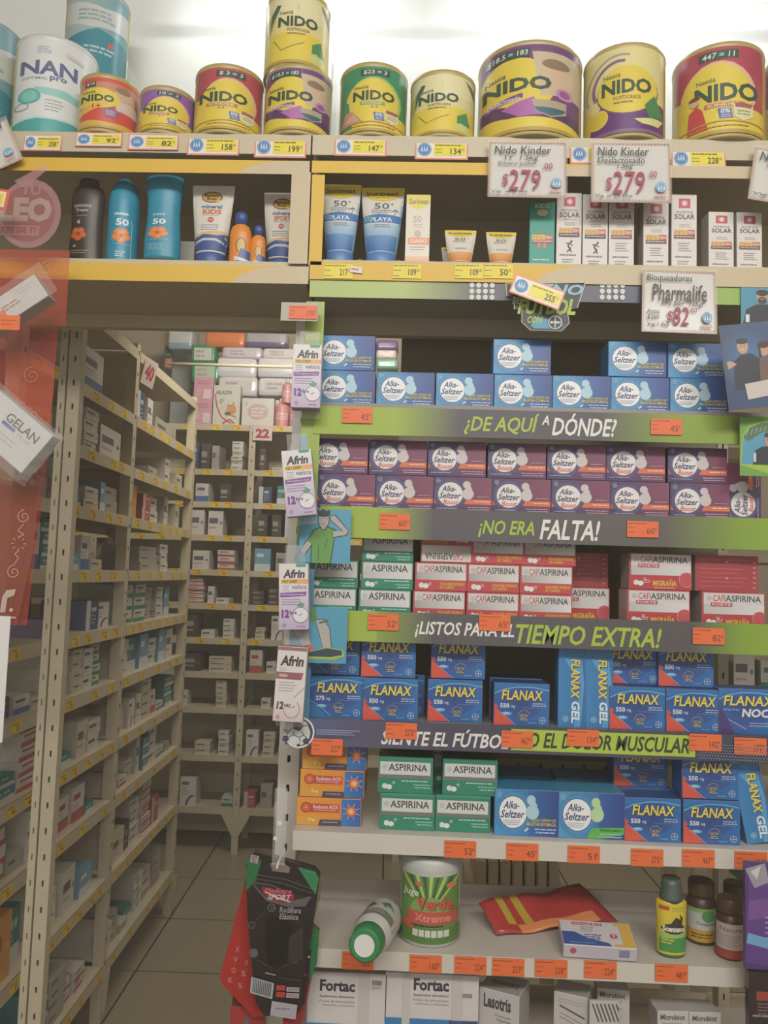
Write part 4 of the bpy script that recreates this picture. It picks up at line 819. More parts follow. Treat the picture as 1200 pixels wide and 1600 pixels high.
def bananatube(t2, W_=66):
    A = Art(W_, 134); A.rect(0, 0, W_, 134, 'e4dfd4'); A.disc(32, 24, 17, '4c4438', ry=12); A.disc(32, 24, 15, 'd8a848', ry=10); A.text('Banana', 20, 17, 44, 24, '3c3020', .03); A.text('Boat', 24, 24, 40, 30, '3c3020', .03); A.poly([(36, 30), (48, 30), (42, 36)], 'e8c83c')
    A.text('mineral', 16, 40, 50, 48, '3c5ca0', .03); A.text(t2, 18, 50, 50, 60, 'd87040', .04); A.words(18, 62, 48, 1, 3, .8, '8ca0c0'); A.disc(33, 72, 5.5, 'd85c5c'); A.text('50', 30, 70, 36, 74, 'f0e0e0', .02); A.words(16, 82, 50, 3, 4.5, 1.4, 'a8b0b8')
    A.poly([(0, 104), (20, 98), (46, 94), (W_, 96), (W_, 134), (0, 134)], 'e0b888'); A.poly([(0, 110), (22, 102), (46, 104), (W_, 100), (W_, 134), (0, 134)], '2c4c94'); A.poly([(0, 118), (22, 110), (46, 110), (W_, 118), (W_, 122), (46, 115), (22, 115), (0, 122)], 'c8ccd0'); return A
TUBER = [(0, .66, .5), (.17, .68, .52), (.18, .66, .5), (.19, .7, .5), (.5, .84, .36), (.8, .95, .16), (.97, 1, .03), (1, 1, .03)]
def tube(x0, x1, yt, yb, A, capc, bodyc, label, group, Y=YF + .03, **k):
    xc, z0, w_, h_ = place(x0, x1, yt, yb, Y); hw = w_ / 2; R = smoothr([(p[0] * h_, p[1] * hw, p[2] * hw) for p in TUBER], 2)
    R = [(r[0], r[1], max(r[2], .0012)) for r in R]
    root = obj('cream_tube', loft(R, [bodyc] * (len(R) - 1), n=32, name='tube'), None, GLOSS, (xc, Y + hw * .5, zSL if group == sg else zSS), (0, 0, 0), label, 'tube', group)
    f = prof_mesh(R); me = A.mesh(2 * hw, h_ * .8, warp=wrap(lambda v: f(h_ * .195 + v * h_ * .8), 0, h_ * .195, h_ * .8), cuts=14, vcuts=12); obj('label', me, root, GLOSS)
    c = hw * .7; obj('cap', loft([(0, c * .97, c * .76), (.001, c, c * .78), (h_ * .16, c, c * .78), (h_ * .175, c * .96, c * .74)], [capc] * 3, n=28), root, GLOSS)
    return root
tube(294, 361, 277, 411, bananatube('KIDS'), '2c4c94', 'e4dfd4', 'white and blue mineral cream tube with oval emblem beside blue bottle', sg)
tube(408, 470, 280, 411, bananatube('SPORT'), '2c4c94', 'e4dfd4', 'white and blue mineral cream tube partly hidden by cream strip', sg, Y=YF + .05)
A = Art(34, 70); A.rect(0, 0, 34, 70, 'ec8c2c'); A.disc(20, 28, 8, '5c4838', ry=16); A.disc(20, 28, 6.5, 'd8b060', ry=14); A.poly([(14, 62), (20, 34), (34, 40), (34, 66)], '3c5ca0'); A.poly([(10, 50), (34, 58), (34, 62), (10, 58)], 'd8e0e8')
BOT = smoothr([(0, .94, .55), (.04, 1, .6), (.62, 1, .6), (.74, .8, .5), (.78, .5, .4)], 2)
for x0, x1, yt, Y, t in ((357, 391, 322, YF + .03, 'taller, in front'), (390, 414, 342, YF + .035, 'shorter, at its right'), (348, 366, 360, YF + .09, 'mostly hidden behind the taller one')):
    vessel(x0, x1, yt, 411, Y, BOT, ['ec8c2c'] * 8, A, (.03, .62), 'small orange sunscreen bottle with blue cap, ' + t, 'bottle', sg, zSL, cap=([(.78, .56, .42), (.95, .56, .42), (1, .44, .34)], ['2c4c9c'] * 2), vcuts=4)
x, z, w_, h_ = wpl(290, 378, 30, 66, YF + .1); A = Art(30, 66); A.rect(0, 0, 30, 66, 'c4c0b4')
plate('divider_card', A, None, x, YF + .1, zSL, w_, h_, label='blank grey card standing between blue bottle and white tube', cat='card', th=.002, edge='b8b4a8')
def sunbeat(big):
    A = Art(60, 128)
    if big: A.rect(0, 0, 60, 128, 'e4e2d8'); A.rect(0, 74, 60, 98, 'b8d4e4', '8cb8dc', 'y'); A.rect(0, 98, 60, 128, '5c90cc', '3c70b8', 'y'); A.poly([(0, 58), (26, 54), (60, 58), (60, 72), (0, 72)], '3c78c0'); A.text('PLAYA', 12, 61, 46, 70, 'e8f0f4', .03); A.disc(8, 64, 6, '6ca8c0'); A.line([(48, 62), (50, 50)], 1, '3c6880'); A.poly([(42, 50), (50, 44), (56, 50), (50, 48)], '3c78a0')
    else: A.rect(0, 0, 60, 128, 'e8e2d4'); A.rect(0, 92, 60, 128, 'ecb070', 'e08838', 'y')
    A.poly([(0, 0), (60, 0), (60, 12), (46, 24), (30, 28), (14, 24), (0, 12)], 'ecd038'); A.text('Sunbeat', 6, 7, 52, 17, '5c5c34', .03); A.text('PROTECT', 20, 19, 40, 22, 'a89c3c', .01); A.text('50', 18, 32, 40, 44, '5c6878', .01); A.text('+', 42, 32, 46, 36, '5c6878', .01); A.words(14, 46, 46, 2, 4, 1.6, '8c98a0', 3); A.words(18, 76, 48, 2, 4, 1.6, '9ca4a8', 6); return A
tube(500, 562, 277, 411, sunbeat(True), '4c80c4', '8cb8dc', 'large white and blue cream tube with palm, beside yellow frame', sg2)
tube(562, 631, 280, 411, sunbeat(True), '4c80c4', '8cb8dc', 'large white and blue cream tube with palm, second in the bay', sg2)
tube(695, 745, 347, 411, sunbeat(False), 'e08838', 'e8e2d4', 'small yellow and orange cream tube, left one', sg2); tube(760, 808, 350, 412, sunbeat(False), 'e08838', 'e8e2d4', 'small yellow and orange cream tube, right one', sg2)
tube(690, 730, 360, 411, sunbeat(False), 'e08838', 'e8e2d4', 'small yellow and orange cream tube hidden behind the left one', sg2, Y=YF + .075)
A = Art(40, 124); A.rect(0, 0, 40, 124, 'e6e0d0'); A.poly([(0, 0), (40, 0), (40, 14), (30, 22), (20, 25), (10, 22), (0, 14)], 'ecd850'); A.text('Sunbeat', 4, 7, 37, 16, '7c7840', .02); A.text('50', 12, 36, 26, 47, 'a8a49c', .01); A.words(12, 50, 30, 2, 4, 1.4, 'b8b4ac'); A.disc(20, 66, 6, 'c4b8a8'); A.rect(4, 73, 40, 84, 'ec8c54'); A.text('DIARIO', 8, 75, 36, 82, 'f4e8d8', .02); A.words(8, 88, 36, 2, 4, 1.4, 'b8a898'); A.rect(0, 104, 40, 124, 'ecc0a0', 'e49060', 'y')
s = (YF + .035) / F; bm_ = boxmesh(39 * s, .03, 123 * s, 'e6e0d0', 'd0ccc4', 'ecd850'); bm_.materials.append(GLOSS); o = obj('cream_box', bm_, None, None, (X(653, 350, YF + .035), YF + .035, zSS), (0, 0, 0), 'slim white and orange cream carton with yellow top', 'box', sg2); obj('front_print', A.mesh(39 * s - .001, 123 * s - .001), o, GLOSS, (0, -.0001, .0005))
for x in (562, 623):
    xx = X(x, 372, YF + .09); obj('wire_clip', MB().bar((-.004, 0, 0), (-.004, 0, .04), .0015).bar((.004, 0, 0), (.004, 0, .04), .0015).bar((-.005, 0, .04), (.005, 0, .04), .0015).bar((-.005, 0, .001), (.005, 0, .001), .0015).me(), None, CHROME, (xx, YF + .1, zSS), label='chrome wire clip behind the large tubes, ' + ('between them' if x == 562 else 'by the slim carton'), cat='clip')
def solar(kind):
    A = Art(40, 120); bg = '2c9c8c' if kind == 'kids' else 'e6e2de'; A.rect(0, 0, 40, 120, bg)
    if kind == 'kids': A.disc(20, 18, 9, 'e8c8b0', ry=6); A.text('KIDS', 8, 2, 32, 10, 'e0ece8', .02); A.disc(15, 72, 3.2, 'dca890'); A.disc(24, 72, 3.2, 'dca890'); A.rect(12, 75, 18, 82, 'd8786c'); A.rect(21, 75, 27, 82, 'd8786c')
    else:
        A.rect(11, 6, 30, 22, 'c84c5c'); A.disc(20.5, 14, 5, 'e4b8bc', n=12); A.disc(20.5, 14, 2.4, 'f0e8e8'); A.text('PROTECTOR', 7, 27, 34, 30.5, '7c5058', .01); A.text('SOLAR', 4, 32, 37, 40.5, '403c48', .015)
        if kind == 'sport': A.text('Sport', 10, 42, 30, 46, 'd07880', .01, .3); A.line([(22, 83), (18, 88), (23, 92), (17, 98)], 2, '38303c'); A.line([(15, 84), (22, 83), (26, 88)], 1.4, '38303c'); A.line([(20, 90), (24, 98)], 2, '38303c'); A.disc(24, 80.5, 1.8, '38303c')
    A.words(12, 49, 30, 2, 3.4, 1.2, 'a8a0a0', 3); A.rect(3, 58, 26, 67, 'e8bc6c'); A.text('FPS', 5, 60, 22, 66, 'c89048', .01); A.rect(25, 58, 37, 67, 'c85c58'); A.text('50+', 26, 60, 36, 65.5, 'f0dcd4', .03); A.rect(3, 67, 37, 73, '3c3c58' if kind == 'sport' else ('c85c58' if kind == 'kids' else '6c4848')); A.words(5, 69, 35, 1, 3, 1.6, 'd8ccd0')
    if kind == 'plain': A.words(10, 80, 32, 4, 4, 1.2, 'a8a4a4', 5)
    A.words(5, 102, 35, 1, 4, 2, '8c8c94' if kind != 'kids' else 'd0e8e0', 8); A.words(9, 110, 30, 2, 4, 1.2, 'a0a8b8', 9); return A
for i, (xc, yt, k, lab, ti) in enumerate(((847, 306, 'kids', 'teal green boxed sun lotion with two children', 0), (889, 290, 'sport', 'white boxed sun lotion with running figure, left one', 0), (930, 292, 'sport', 'white boxed sun lotion with running figure, right one', 0), (971, 292, 'plain', 'white boxed sun lotion right of the running figure boxes', 0),
        (1025, 300, 'plain', 'white boxed sun lotion, left of the tall middle pair', 1), (1069, 290, 'plain', 'white boxed sun lotion, right of the tall middle pair', .5), (1127, 318, 'plain', 'shorter white boxed sun lotion, left of the last pair', 2), (1171, 318, 'plain', 'shorter white boxed sun lotion, right of the last pair', 1.5))):
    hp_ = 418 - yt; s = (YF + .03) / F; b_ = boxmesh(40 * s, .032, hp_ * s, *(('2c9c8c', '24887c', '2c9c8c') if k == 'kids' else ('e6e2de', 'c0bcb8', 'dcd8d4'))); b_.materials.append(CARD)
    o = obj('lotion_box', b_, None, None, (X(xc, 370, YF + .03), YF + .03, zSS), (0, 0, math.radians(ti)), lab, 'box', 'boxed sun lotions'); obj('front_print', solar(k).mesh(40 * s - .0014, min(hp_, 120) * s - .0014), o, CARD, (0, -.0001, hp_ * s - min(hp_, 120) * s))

# ------------------------------------------------------------------ nasal spray boxes hanging on the mid upright
def afrin(kind):
    A = Art(46, 106)
    if kind == 'kid':
        A.rect(0, 0, 46, 106, 'e8e4e6'); A.rect(0, 44, 46, 106, 'dcd4e4', 'c4b0d4', 'y'); A.poly([(26, 0), (44, 0), (42, 5), (28, 5)], '3c9c84'); A.text('Afrin', 6, 9, 41, 23, '3c3440', .04, .15); A.rect(3, 25, 46, 32, 'e8cc4c', 'f0a46c'); A.text('NO DRIP', 5, 26, 29, 31, '5c5434', .03)
        A.words(5, 35, 17, 3, 3.6, 1.2, 'a8a0b0', 3); A.text('NIÑOS', 21, 34, 44, 41, '5c4878', .01); A.poly([(2, 47), (44, 45), (42, 52), (2, 54)], '7c509c'); A.text('Descongestivo Nasal', 5, 48, 40, 51.6, 'e8dcf0', .01); A.words(4, 57, 40, 3, 4, 1.2, '9c88b4', 5)
        A.disc(34, 83, 13, '6c8c94'); A.disc(34, 83, 11.8, 'ece8ee'); A.line([(31, 84), (37, 81)], 1.2, '5c5468'); A.poly([(28, 68), (34, 62), (41, 66), (37, 70)], '4ca47c'); A.text('12', 4, 74, 16, 87, '6c3c90', .05); A.text('hrs', 17, 76, 28, 82, '6c4c88', .03); A.cross(8, 99, 3, 'a890bc'); A.words(28, 100, 42, 1, 3, 1.6, 'b09cc8')
    else:
        A.rect(0, 0, 46, 106, 'e6e0e0'); A.rect(0, 74, 46, 106, 'e6e0e0', 'd8c4c4', 'y'); A.rect(0, 0, 46, 5, '9c6468'); A.text('Afrin', 5, 12, 42, 27, '342c38', .04, .15); A.words(5, 30, 16, 2, 3, 1, 'a8a0a0'); A.poly([(0, 36), (43, 36), (40, 46), (0, 46)], '94545c'); A.text('Adulto', 4, 38, 18, 43, 'e8d0d0', .03); A.words(5, 50, 34, 4, 4, 1.1, 'a8a0a4', 5)
        A.text('12', 4, 78, 15, 89, '342c38', .04, .1); A.text('HRS', 16, 81, 26, 86, '342c38', .02, .15); A.ring(28, 88, 13, .9, '8c8488', a0=PI, a1=2.3 * PI); A.line([(28, 86), (33, 84)], .9, '5c5458'); A.line([(30, 72), (46, 56)], .8, '8c8488'); A.cross(7, 100, 3, 'c87c84')
    return A
s = 1.26 / F; YN = YF - .05
for i, (xc, yb, k, tl, lab) in enumerate(((477, 637, 'kid', 0, 'purple and white nasal spray box, top one, hanging straight'), (471, 806, 'kid', -7, 'purple and white nasal spray box, second down, tilted'), (459, 984, 'kid', -2.5, 'purple and white nasal spray box, third down, beside the drawn footballer'), (449, 1128, 'adult', 2, 'white and maroon nasal spray box, lowest, above the soccer ball'))):
    hh_ = 102 if k == 'kid' else 114
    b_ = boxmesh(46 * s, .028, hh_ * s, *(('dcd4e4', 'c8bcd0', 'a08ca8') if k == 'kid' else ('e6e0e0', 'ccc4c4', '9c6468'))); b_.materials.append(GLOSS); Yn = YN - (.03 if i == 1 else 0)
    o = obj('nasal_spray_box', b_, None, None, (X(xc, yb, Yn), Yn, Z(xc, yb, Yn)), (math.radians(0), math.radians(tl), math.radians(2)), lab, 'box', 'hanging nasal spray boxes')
    obj('front_print', afrin(k).mesh(46 * s - .0014, hh_ * s - .0014), o, GLOSS, (0, -.0001, .0007))
    obj('hang_strip', MB().box(-.016, .016, .0282, .0287, hh_ * s - .004, hh_ * s + .03).me(), o, CLEAR)
    obj('clear_sleeve', MB().box(-.021, .021, .0284, .029, -.012, .03).me(), o, CLEAR)
# ------------------------------------------------------------------ things on the lower white shelf
YL = YF
# lying bottle, cap towards the viewer
bt = empty('shampoo_bottle', (X(600, 1450, YF + .05), YF + .06, zF + .028), 'white and green bottle lying down, green cap towards the front', 'bottle')
bt.rotation_euler = (math.radians(82), 0, math.radians(-9))
# built along +Z then laid down so that the cap end looks forward and down
L_ = .15; r_ = .030
body = loft(smoothr([(0, r_ * .9, r_ * .9), (.01, r_, r_), (.10, r_, r_), (.128, r_ * .78, r_ * .78)], 4), ['a8a8a0'] * 4 + ['dcdcd8'] * 8, n=36)
def flipz(me, L=L_):
    return me
obj('body', body, bt, GLOSS)
A = Art(60, 90); A.rect(0, 0, 60, 90, 'd4d8d0'); A.rect(0, 0, 60, 30, '7c8478'); A.words(16, 10, 44, 2, 8, 4, 'b8bcb4'); A.poly([(6, 52), (20, 44), (28, 60), (16, 74)], '4c7c54'); A.poly([(34, 50), (50, 44), (54, 66), (44, 74)], '2c5438'); A.disc(14, 50, 5, 'c0d4bc'); A.line([(20, 80), (40, 40)], 1, 'a8b0a4')
obj('label', A.mesh(2 * r_, .09, warp=wrap(lambda v: (r_, r_), 0, .012, .09), cuts=20), bt, GLOSS, (0, 0, 0), (0, 0, PI))
obj('cap', loft([(.126, .024, .024), (.129, .0255, .0255), (.158, .0235, .0235), (.160, .021, .021)], ['1c7c3c'] * 3, n=36), bt, GLOSS, label='green cap with white end')
obj('cap_end', loft([(.1602, .0155, .0155), (.1622, .015, .015)], ['e4e4e0'], n=28), bt, GLOSS)
# jar
A = Art(95, 118); A.rect(0, 0, 95, 118, '5c8c3c')
for k in range(9): A.poly([(2 + k * 11, 0), (8 + k * 11, 0), (44 + k * .8, 60), (43 + k * .8, 60)], 'b8d06c' if k % 2 == 0 else '2c5c30')
A.disc(47, 60, 30, '7ca84c', ry=24); A.text('Jugo', 6, 24, 30, 40, 'f0f0e0', .02, .1); A.text('Verde', 27, 37, 84, 60, '2c5428', .06); A.text('Verde', 26, 36, 83, 59, 'd84c3c', .03); A.rect(14, 62, 90, 84, 'c84c40'); A.text('Xtreme', 24, 66, 80, 80, 'e48874', .03)
A.disc(15, 88, 10, 'c8503c'); A.disc(80, 16, 8, 'd87c5c', ry=5); A.disc(30, 14, 6, 'c86c4c', ry=4); A.words(20, 86, 70, 1, 3, 2.4, '2c2c24'); A.rect(0, 94, 95, 118, '4c7c30')
for k in range(6): A.rect(22 + k * 9.5, 94, 30 + k * 9.5, 106, 'dcdcd0')
J = smoothr([(0, .9, .9), (.02, .97, .97), (.06, 1, 1), (.76, 1, 1), (.80, 1.0, 1.0), (.84, 1.02, 1.02), (.92, 1.0, 1.0), (.965, .9, .9), (.97, .74, .74)], 2)
vessel(625, 722, 1340, 1485, YF + .012, J, ['c8ccc8'] * 12 + ['d0d4d0'] * 4, A, (.06, .78), 'wide plastic jar with green striped label and silver shoulder', 'jar', None, zF, name='supplement_jar', cap=([(.965, .78, .78), (.975, .8, .8), (1.04, .8, .8), (1.06, .76, .76)], ['1c8454'] * 3), cuts=28, vcuts=2)
# red bag lying, wavy sheet with thickness
def pouch(name, pts, cols, m, thick, parent=None, bulge=0, **k):
    """pillow from a grid of points (rows x cols of Vectors); colour by cell"""
    R_, C_ = len(pts), len(pts[0]); V = [tuple(p) for r in pts for p in r]; n0 = len(V)
    nrm = (pts[0][-1] - pts[0][0]).cross(pts[-1][0] - pts[0][0]).normalized()
    for i, r in enumerate(pts):
        for j, p in enumerate(r):
            b = thick * (.12 + math.sin(PI * i / (R_ - 1)) * math.sin(PI * j / (C_ - 1))) ; V.append(tuple(p + nrm * b))
    Fc, K = [], []
    for i in range(R_ - 1):
        for j in range(C_ - 1):
            q = (i * C_ + j, i * C_ + j + 1, (i + 1) * C_ + j + 1, (i + 1) * C_ + j); Fc.append(q); K.append(cols(i, j)); Fc.append(tuple(x + n0 for x in q[::-1])); K.append(cols(i, j))
    ed = [j for j in range(C_)] + [i * C_ + C_ - 1 for i in range(1, R_)] + [(R_ - 1) * C_ + j for j in range(C_ - 2, -1, -1)] + [i * C_ for i in range(R_ - 2, 0, -1)]
    for a_, b_ in zip(ed, ed[1:] + ed[:1]): Fc.append((a_, a_ + n0, b_ + n0, b_)); K.append(cols(0, 0))
    me = bpy.data.meshes.new(name); me.from_pydata(V, [], Fc); at = me.color_attributes.new('Col', 'FLOAT_COLOR', 'CORNER')
    for p in me.polygons:
        p.use_smooth = True
        for li in p.loop_indices: at.data[li].color = lin(K[p.index])
    bm = bmesh.new(); bm.from_mesh(me); bmesh.ops.recalc_face_normals(bm, faces=bm.faces[:]); bm.to_mesh(me); bm.free()
    return obj(name, me, parent, m, **k)
q = [PZ(748, 1412, zF + .035), PZ(905, 1385, zF + .045), PZ(966, 1437, zF + .016), PZ(776, 1461, zF + .004)]
q[0].z = zF + .036; q[1].z = zF + .05
rows_ = []
for i in range(9):
    r = []
    for j in range(15):
        u, v = j / 14, i / 8; p = q[0] * (1 - u) * (1 - v) + q[1] * u * (1 - v) + q[2] * u * v + q[3] * (1 - u) * v
        p = p + Vector((0, 0, .004 * math.sin(u * 7 + v * 3) * (1 - v * .6) + .002 * math.sin(u * 17))); r.append(p)
    rows_.append(r)
pouch('red_pouch', rows_, lambda i, j: 'b89c2c' if (j in (2, 4) and i < 6) else ('e0884c' if i >= 6 and 2 < j < 12 else 'b02c2c'), FOILP, .014, label='crumpled red foil pouch lying on the lower white shelf', cat='pouch')
# white flat medicine carton
A = Art(110, 62); A.rect(0, 0, 110, 62, 'dcd8dc'); A.rect(18, 4, 66, 11, 'c84c64'); A.text('Hidroxil B12', 20, 5, 64, 10, 'f0d8dc', .02); A.words(30, 15, 52, 3, 5, 2, '8c8c98'); A.poly([(0, 30), (70, 54), (74, 62), (0, 62)], '2c50a4'); A.poly([(0, 30), (20, 30), (62, 62), (0, 62)], '2c50a4'); A.words(34, 34, 62, 4, 5, 2.6, '4c64a8'); A.disc(80, 36, 6, 'c84858'); A.text('9', 78, 32, 82, 40, 'f0e0e0', .02); A.poly([(84, 2), (110, 2), (110, 62), (78, 62), (78, 56), (92, 56), (92, 8), (84, 8)], 'e8b850'); A.words(10, 56, 50, 1, 3, 1.6, '9cb0dc')
w1, d1, h1_ = .112, .060, .022; b_ = boxmesh(w1, d1, h1_, 'd8d0dc', 'b8b0c8', 'dcd8dc'); b_.materials.append(CARD)
pz = PZ(938, 1503, zF)
o = obj('medicine_box', b_, None, None, (pz.x, YF + .004, zF + .0015), (math.radians(0), 0, math.radians(-4)), 'flat white carton with blue and orange top lying against the red pouch', 'box')
o.rotation_euler = (math.radians(13), 0, math.radians(-3))
obj('top_print', A.mesh(w1 - .002, d1 - .002), o, CARD, (0, .001, h1_ + .0001), (-PI / 2, 0, 0))
A = Art(110, 20); A.rect(0, 0, 110, 20, 'd0c8d8'); A.disc(14, 9, 5, 'c84c64'); A.rect(84, 3, 100, 15, '8c84b0'); obj('front_print', A.mesh(w1 - .002, h1_ - .002), o, CARD, (0, -.0001, .001))
# small bottles
A = Art(48, 82); A.rect(0, 0, 48, 82, 'e4cc30'); A.rect(0, 52, 48, 82, '3c9444'); A.poly([(0, 52), (24, 46), (48, 50), (48, 56), (0, 60)], 'a0c860'); A.rect(2, 4, 16, 11, 'c04834'); A.words(20, 6, 44, 2, 4, 1.2, 'a09030'); A.poly([(18, 34), (26, 22), (34, 26), (32, 16), (38, 24), (36, 36), (24, 36)], '2c2c28'); A.disc(24, 42, 20, '2c2c28', ry=9); A.text('Scentenol', 6, 37, 42, 47, 'f0ecd8', .04); A.words(4, 60, 24, 2, 5, 2.4, 'e0cc50')
vessel(1030, 1078, 1375, 1497, YF + .02, smoothr([(0, .82, .6), (.05, .94, .68), (.7, 1, .7), (.72, .8, .66)], 3), ['284c28'] + ['3c7c3c'] * 2 + ['e4cc30'] * 6, A, (.08, .70), 'yellow and green skin lotion bottle with grey-green ridged cap', 'bottle', None, zF, cap=([(.70, .74, .7), (.76, .76, .72), (.78, .7, .66), (.84, .72, .68), (.86, .66, .62), (.91, .68, .64), (.93, .62, .6), (1, .6, .58)], ['3c5048'] * 7), cuts=16, vcuts=4)
def brownbot(x0, x1, yt, yb, Y, A, lab, av):
    vessel(x0, x1, yt, yb, Y, smoothr([(0, .94, .94), (.03, 1, 1), (.62, 1, 1), (.72, .86, .86), (.76, .72, .72)], 2), ['3a2414'] * 8, A, av, lab, 'bottle', 'brown vitamin bottles', zF, name='vitamin_bottle', cap=([(.76, .8, .8), (.78, .84, .84), (.97, .84, .84), (1, .78, .78)], ['4a3418'] * 3), cuts=18, vcuts=2)
A = Art(50, 56); A.rect(0, 0, 50, 56, 'c8ccc4'); A.rect(0, 0, 50, 7, '8cb860'); A.disc(36, 12, 10, '4c9c50'); A.text('Colageno', 18, 22, 46, 29, '4c6048', .01); A.rect(0, 36, 50, 56, 'd09c2c'); A.words(10, 42, 44, 2, 5, 2.4, '5c4820')
brownbot(1080, 1128, 1378, 1474, YF + .07, A, 'brown vitamin bottle with white, green and yellow label', (.06, .6))
A = Art(46, 62); A.rect(0, 0, 46, 62, 'c8b8b4'); A.rect(0, 46, 46, 62, 'a83c2c'); A.text('Nature', 8, 6, 40, 14, '8c6460', .01); A.words(4, 20, 42, 6, 4, 1.5, '9c8c8c', 4)
brownbot(1127, 1173, 1410, 1503, YF + .02, A, 'brown vitamin bottle with grey and red label in front', (.04, .62))
brownbot(1136, 1178, 1383, 1470, YF + .09, A, 'brown vitamin bottle standing behind the grey labelled one', (.04, .62))
# packages hanging at the right edge
A = Art(60, 166); A.poly([(6, 22), (60, 0), (60, 166), (0, 156)], '5c3c8c'); A.poly([(4, 110), (60, 124), (60, 140), (2, 126)], '6cb0dc'); A.poly([(6, 60), (60, 50), (60, 80), (4, 90)], '7c509c'); A.words(30, 84, 58, 5, 8, 2, 'c0a8d8', 5); A.poly([(0, 10), (30, 0), (36, 30), (14, 40)], 'a09ca8'); A.poly([(8, 14), (24, 4), (18, 26)], 'd8d4dc')
xc, z, w_, h_ = place(1160, 1222, 1345, 1510, YF - .03)
plate('hanging_package', A, None, xc, YF - .04, z, w_, h_, m=FOILP, edge='4c3074', th=.008, label='purple foil package with light blue stripe at the right edge', cat='package')
A = Art(60, 110); A.rect(0, 0, 60, 110, '2a2024'); A.rect(12, 30, 40, 44, 'a03c34'); A.words(14, 48, 44, 4, 5, 2, '8c6464'); A.words(6, 66, 50, 1, 6, 3, '9c9090'); A.words(10, 90, 50, 3, 6, 2, '7c7070'); A.rect(30, 10, 56, 22, '4c3c44')
xc, z, w_, h_ = place(1163, 1225, 1512, 1622, YF - .03)
plate('hanging_package', A, None, xc, YF - .045, z, w_, h_, m=FOILP, edge='1c1618', th=.012, label='black package with red print below the purple one', cat='package')
# cartons on the lowest shelf
def fortac():
    A = Art(120, 170); A.rect(0, 0, 120, 170, 'dcd8d8'); A.text('Fortac', 18, 10, 72, 27, '34303c', .04); A.text('Suplemento alimenticio', 18, 32, 72, 37, '4c4854', .02); A.text('A base de aminoácidos', 17, 39, 72, 43, '7c7880', .005); A.text('vitaminas y minerales', 22, 45, 72, 49, '7c7880', .005)
    for k in range(7): A.rect(98 + k * 2.2, 8, 99.2 + k * 2.2, 15, '4c4c54')
    A.words(98, 17, 112, 2, 2.4, 1, '9c98a0'); A.rect(0, 73, 72, 170, '2c7cc0'); A.rect(72, 73, 120, 170, '2c4478'); A.rect(78, 0, 94, 170, 'cfc8c4'); A.rect(78, 73, 94, 170, '3c5080'); return A
def bigbox(x0, x1, yt, Y, A, W_, H_, cols, lab, rotz=0, dp=.08, hpx=170, nm='medicine_box', grp=None, y_for=1560):
    s = Y / F; b_ = boxmesh(W_ * s, dp, hpx * s, *cols); b_.materials.append(CARD)
    o = obj(nm, b_, None, None, (X((x0 + x1) / 2, y_for, Y), Y, zG), (0, 0, rotz), lab, 'box', grp); obj('front_print', A.mesh(W_ * s - .0015, H_ * s - .0015), o, CARD, (0, -.0001, hpx * s - H_ * s + .0007)); return o
hf = (Z(540, 1520, YF + .03) - zG) * F / (YF + .03)
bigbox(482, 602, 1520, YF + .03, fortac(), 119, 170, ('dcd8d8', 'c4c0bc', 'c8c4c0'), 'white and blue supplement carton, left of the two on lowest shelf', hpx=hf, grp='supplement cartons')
hf = (Z(675, 1522, YF + .03) - zG) * F / (YF + .03)
A = Art(142, 170); A.rect(0, 0, 142, 170, 'dcd8d8'); A.text('Fortac', 43, 6, 97, 24, '34303c', .04); A.text('Suplemento alimenticio', 43, 28, 97, 33, '4c4854', .02); A.text('A base de aminoácidos', 42, 35, 97, 39, '7c7880', .005); A.text('vitaminas y minerales', 46, 41, 97, 45, '7c7880', .005)
for k in range(7): A.rect(118 + k * 2.2, 25, 119.2 + k * 2.2, 31, '4c4c54')
A.rect(0, 64, 98, 170, '2c7cc0'); A.rect(98, 64, 142, 170, '2c4478'); A.rect(26, 0, 38, 170, 'd0cac6'); A.rect(102, 0, 118, 170, 'cfc8c4'); A.rect(102, 64, 118, 170, '3c5080')
bigbox(604, 745, 1522, YF + .03, A, 140, 170, ('dcd8d8', 'c4c0bc', 'c8c4c0'), 'white and blue supplement carton, wider right one on lowest shelf', hpx=hf, grp='supplement cartons')
A = Art(62, 110); A.rect(0, 0, 62, 110, 'c8c4c4'); A.text('Lesotris', 7, 6, 50, 26, '3c3840', .04); A.text('Formula', 26, 32, 50, 36, '6c6870', .01); A.text('Cápsulas', 28, 38, 50, 43, '6c6870', .02); A.text('20 mg', 34, 46, 48, 51, '6c6870', .02); A.poly([(0, 66), (62, 90), (62, 110), (0, 110)], '3c7cb0')
hf = (Z(790, 1553, YF + .03) - zG) * F / (YF + .03)
o = bigbox(750, 808, 1550, YF + .035, A, 62, 110, ('c8c4c4', 'b4b0b0', 'b8b4b4'), 'white carton turned at an angle beside the supplement cartons, upside down lettering on top', rotz=math.radians(-24), hpx=hf, dp=.06, y_for=1590)
A = Art(62, 50); A.rect(0, 0, 62, 50, 'b0acac'); A.text('Lesotris', 10, 20, 54, 34, '4c484c', .03, 0, rot=2); obj('top_print', A.mesh(.062, .056), o, CARD, (0, .001, hf * (YF + .035) / F + .0001), (-PI / 2, 0, 0))
A = Art(48, 90); A.rect(0, 0, 48, 90, 'c8c4c0'); A.words(4, 8, 44, 2, 4, 1.6, 'a8a4a4'); A.line([(8, 18), (44, 30)], 3, '5c5860'); A.line([(8, 28), (40, 38)], 1.4, '8c888c'); A.line([(8, 34), (40, 44)], 1.4, '8c888c')
hf = (Z(895, 1560, YF + .03) - zG) * F / (YF + .03)
